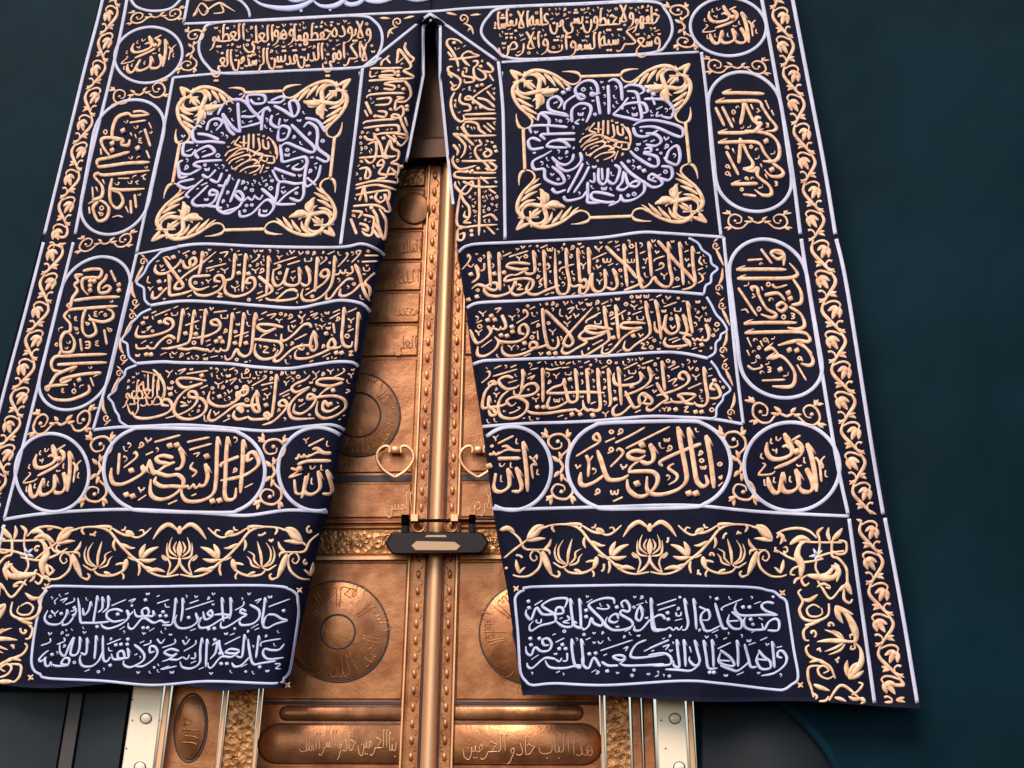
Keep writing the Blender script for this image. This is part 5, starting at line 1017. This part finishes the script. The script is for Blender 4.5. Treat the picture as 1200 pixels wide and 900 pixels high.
# wide flower bands (traced half, mirrored about the middle tulip), crop units / 3.912
HB = [('leaf',[(748,235),(742,200),(748,158)],15),('leaf',[(738,232),(705,205),(703,172),(714,140)],11),('leaf',[(742,240),(700,232),(690,200),(692,166)],11),('leaf',[(732,215),(722,190),(735,160)],10),
 ('stem',[(746,235),(744,265),(720,298),(690,316)],13),('stem',[(748,128),(742,110),(748,90)],14),('leaf',[(742,112),(700,84),(660,105),(625,152)],22),
 ('stem',[(690,316),(705,270),(692,240),(668,222)],9),('leaf',[(690,250),(676,240),(664,226)],12),
 ('stem',[(745,312),(680,322),(620,305),(570,262),(520,222),(470,168),(430,118),(380,96),(310,96),(260,108)],13),
 ('leaf',[(600,300),(640,290),(682,300)],20),('leaf',[(580,275),(610,285),(635,288)],16),
 ('horn',[(280,105),(250,112),(225,135),(190,160)],30),('leaf',[(185,165),(225,110),(262,98)],26),('leaf',[(185,170),(230,162),(270,158)],20),('stem',[(205,150),(160,185),(120,215),(80,248)],11),
 ('stem',[(70,115),(110,125),(150,160),(175,205),(225,210),(262,208)],11),('leaf',[(60,120),(100,112),(130,130)],24),('leaf',[(262,210),(285,190),(296,160)],16),('leaf',[(255,208),(285,215),(290,235)],14),
 ('stem',[(215,210),(245,225),(250,262),(235,300),(195,330),(150,334),(120,325)],12),('stem',[(250,210),(215,215),(200,240),(215,262),(232,250),(225,238)],8),('leaf',[(255,215),(275,270),(300,330)],30),('stem',[(300,325),(325,335),(335,318),(325,308)],12),
 ('leaf',[(150,320),(140,290),(135,255)],18),('leaf',[(150,318),(165,300),(178,290)],12),('stem',[(60,345),(78,330),(85,300),(95,290)],14),
 ('stem',[(510,232),(540,245),(580,243)],10),('leaf',[(570,240),(575,205),(592,172)],24),('leaf',[(575,240),(610,205),(652,186)],24),('leaf',[(570,245),(605,250),(642,240)],20),
 ('stem',[(440,100),(480,125),(520,135),(540,130)],12),('stem',[(480,108),(495,108),(500,92)],10),('stem',[(500,118),(545,142),(580,132),(618,98)],10),('stem',[(565,140),(585,125),(578,108),(562,112)],9),('leaf',[(540,135),(520,118),(500,112)],18),
 ('leaf',[(372,280),(375,225),(392,160)],14),('leaf',[(370,278),(335,250),(330,205),(352,165)],10),('leaf',[(366,280),(325,260),(312,220),(322,182)],10),('leaf',[(376,280),(405,250),(408,222),(436,205)],10),('leaf',[(378,284),(415,270),(425,245),(440,228)],10),
 ('stem',[(370,280),(345,292),(315,275),(305,268)],9),('stem',[(350,285),(375,312),(430,318),(480,300),(510,262)],12),('stem',[(480,300),(492,320),(488,335)],10),('stem',[(510,262),(475,262),(455,268)],12),('leaf',[(505,240),(500,270),(490,300)],26),('leaf',[(400,300),(420,308),(440,318)],16),
 ('leaf',[(480,170),(520,190),(545,190)],16),('leaf',[(450,150),(445,180),(455,205)],14),('stem',[(560,262),(565,290),(558,318)],12),('stem',[(310,96),(300,110),(312,130)],12),('leaf',[(420,120),(432,95),(350,92)],16)]
def band(cx, cy, ext, par, fl=lambda x, y: (x, y), lo=-999, hi=999):
    root = None
    for k in ext:
        for i in range(0, len(HB), 9):
            b = MB()
            for kind, pts, wd in HB[i:i+9]:
                q = [(cx + k*(x-748)/3.912, cy + (y-205)/3.912) for x, y in pts]
                q = clipx(q)
                if len(q) > 1 and all(lo < p[0] < hi for p in q): stroke(b, [fl(*p) for p in q], wd/3.8, kind, step=1.8, hk=.19)
            if b.v:
                if root is None: root = b.build('flower_band', M_PALE, cu)
                else: b.build('scroll_spray', M_PALE, root)
band(761.5, 643, (-1, 1), cu, hi=926, lo=574); band(210.5, 646, (-1, 1), cu, lo=32, hi=386)
def sprigs(name, n, poly, size, w):
    b = MB(); global MARKS; keep = MARKS
    MARKS = {'a': [[(0,.1),(.5,.2),(1,.8)]], 'b': [[(.2,1),(.1,.4),(.5,0),(.9,.3),(.6,.5)]], 'c': [[(0,.9),(.4,.5),(.5,0)],[(.45,.3),(1,.7)]], 'd': [[(.1,.2),(.6,.3),(.9,.9)],[(.5,.3),(1,.2)]]}
    filler(b, poly, n, size, w, random.uniform(0, 6), gap=1, tries=8); MARKS = keep
    if b.v: b.build(name, M_PALE, cu, kind='stuff')
for r_ in range(4):
    sprigs('small_sprigs', 14, [(584,616),(922,618),(922,676),(594,674)], 7, 2.6); sprigs('small_sprigs', 14, [(40,616),(370,616),(360,676),(40,678)], 7, 2.6)
# corner and vertical band, traced on the right (crop origin 910,600), mirrored on the left
CB = [('stem',[(0,100),(40,82),(100,75),(150,88),(185,120)],13),('leaf',[(10,95),(30,120),(15,150)],20),('leaf',[(60,150),(110,118),(155,130)],26),('horn',[(150,130),(110,150),(95,200),(115,245),(110,300)],34),
 ('line',[(100,135),(200,140),(300,140)],10),('line',[(180,210),(240,190),(310,180)],11),('leaf',[(215,70),(190,95),(200,130)],16),('line',[(195,110),(198,160),(185,215),(180,260),(205,300)],10),
 ('leaf',[(245,135),(235,100),(240,70)],18),('leaf',[(255,130),(280,105),(302,74)],24),('line',[(255,130),(255,200),(285,215),(320,260),(325,320),(335,345)],12),('line',[(285,132),(318,140),(318,185),(285,195),(255,180)],11),
 ('horn',[(265,235),(285,255),(260,300),(200,300),(140,290)],32),('leaf',[(250,245),(285,270),(275,322)],24),('leaf',[(195,290),(235,285),(270,240)],22),('stem',[(140,290),(115,310),(130,338),(150,325)],12),('stem',[(115,300),(90,310),(80,330)],14),
 ('stem',[(0,175),(60,210),(130,230),(215,215)],12),('stem',[(30,190),(50,180),(45,160),(32,165)],9),('stem',[(110,245),(75,262),(65,285),(85,290)],11),('stem',[(180,300),(210,350),(250,398),(300,340)],12),('leaf',[(320,320),(330,350),(345,380)],26),('leaf',[(325,330),(300,350),(285,365)],20),
 ('stem',[(310,350),(310,400),(335,418),(348,400)],14),('leaf',[(185,345),(215,330),(250,345)],14),('stem',[(225,345),(245,350),(240,335)],10),
 ('stem',[(115,355),(100,370),(120,410),(105,450),(125,490),(180,500),(235,475),(240,420)],14),('leaf',[(120,400),(150,405),(190,378)],20),('stem',[(200,440),(170,425),(140,445),(150,475),(185,480),(210,465),(205,440)],10),('stem',[(205,495),(160,515),(130,520)],16),('stem',[(160,515),(125,545),(130,585),(150,590)],13),
 ('leaf',[(270,430),(300,450),(352,470)],26),('leaf',[(270,430),(285,480),(305,512)],26),('horn',[(270,430),(320,470),(350,520),(365,570),(360,600)],34),
 ('leaf',[(340,595),(250,590),(185,595)],22),('leaf',[(310,590),(260,555),(220,540)],13),('leaf',[(310,585),(290,560),(255,542)],11),('leaf',[(310,600),(265,625),(220,640)],13),('leaf',[(315,605),(290,635),(238,655)],12),('stem',[(300,595),(370,595)],14),('stem',[(355,590),(360,565),(338,565),(340,580)],10),('stem',[(355,600),(360,625),(340,630),(345,612)],10),
 ('horn',[(360,600),(385,630),(390,680),(370,720),(330,765)],30),('leaf',[(325,755),(320,710),(325,680)],22),('leaf',[(330,765),(370,750),(400,728)],24),('leaf',[(328,760),(350,710),(372,690)],20),
 ('stem',[(150,610),(135,625),(150,660),(200,685),(245,710),(270,765)],14),('leaf',[(150,690),(190,680),(225,690)],16),('stem',[(265,750),(235,765),(200,750),(190,720),(215,705),(240,725),(215,740)],11),('stem',[(200,705),(150,712),(145,760),(160,810),(170,850)],13),('leaf',[(170,790),(200,805),(245,820)],22),('stem',[(165,830),(185,845),(180,860)],12),
 ('stem',[(240,865),(300,795),(390,865)],14),('leaf',[(390,850),(400,870),(385,882)],20),('stem',[(345,840),(375,820),(395,790),(375,782)],12),('leaf',[(265,850),(300,860),(320,870)],18),('stem',[(195,868),(225,865),(240,845)],12),('leaf',[(330,845),(360,860),(400,850)],18)]
for sgn in (1, -1):
    root = None
    for i in range(0, len(CB), 10):
        b = MB()
        for kind, pts, wd in CB[i:i+10]:
            q = []
            for x, y in pts:
                X, Y = 910 + x/3.912, 600 + min(y, 880)/3.912
                if sgn < 0: X, Y = 32 - (X-957) - max(0, Y-690)*.06*3, min(Y - 2, 799)
                q.append((X, Y))
            stroke(b, q, wd/3.8, kind, step=1.8, hk=.19)
        if root is None: root = b.build('corner_flower_band', M_PALE, cu)
        else: b.build('scroll_spray', M_PALE, root)
    b = MB(); c = (957, 651) if sgn > 0 else (32, 649)
    for k in range(5):
        a = k*1.2566 + .5; ribbon(b, [c, (c[0]+5*math.cos(a), c[1]+5*math.sin(a)), (c[0]+9*math.cos(a), c[1]+9*math.sin(a))], [3.5, 3.5, 1])
    b.build('star_flower', M_SILV, root)

for r_ in range(4): sprigs('small_sprigs', 12, [(928,616),(986,616),(1012,818),(950,818)], 7, 2.6); sprigs('small_sprigs', 6, [(-8,620),(42,620),(28,790),(-30,790)], 7, 2.6)
# the large silver words whose feet show along the top edge
b = MB()
for kind, pts, wd in (('horn',[(292,-6),(306,5),(330,10),(352,8),(372,-3)],7.5),('horn',[(364,-2),(376,7),(393,7),(408,-3)],7),('stem',[(400,-3),(408,5),(420,4),(430,-5)],6),('leaf',[(428,1),(446,2),(470,-5)],6),('stem',[(330,-8),(345,1),(365,-3)],5),
                      ('stem',[(466,-6),(490,0),(524,-8)],6)):
    stroke(b, pts, wd, kind)
dot(b, 353, 13, 2.2); dot(b, 387, 12, 2); b.build('large_silver_words', M_WHITE, cu)
b = MB(); stroke(b, [(228,16),(236,4),(244,12),(238,18),(232,10)], 2.2, 'stem'); stroke(b, [(240,14),(256,4),(266,8),(276,14)], 3, 'leaf'); stroke(b, [(232,-4),(244,0),(262,-4)], 4, 'leaf'); stroke(b, [(226,20),(232,12)], 4, 'leaf'); stroke(b, [(250,16),(262,14),(258,4)], 2.2, 'stem'); b.build('corner_scroll', M_GOLD, cu)
b = MB(); c = cat([(152,-3),(160,8),(178,13),(200,10),(214,-3)], 3); ribbon(b, c, 3.2); b.build('cartouche_border', M_SILV, cu)
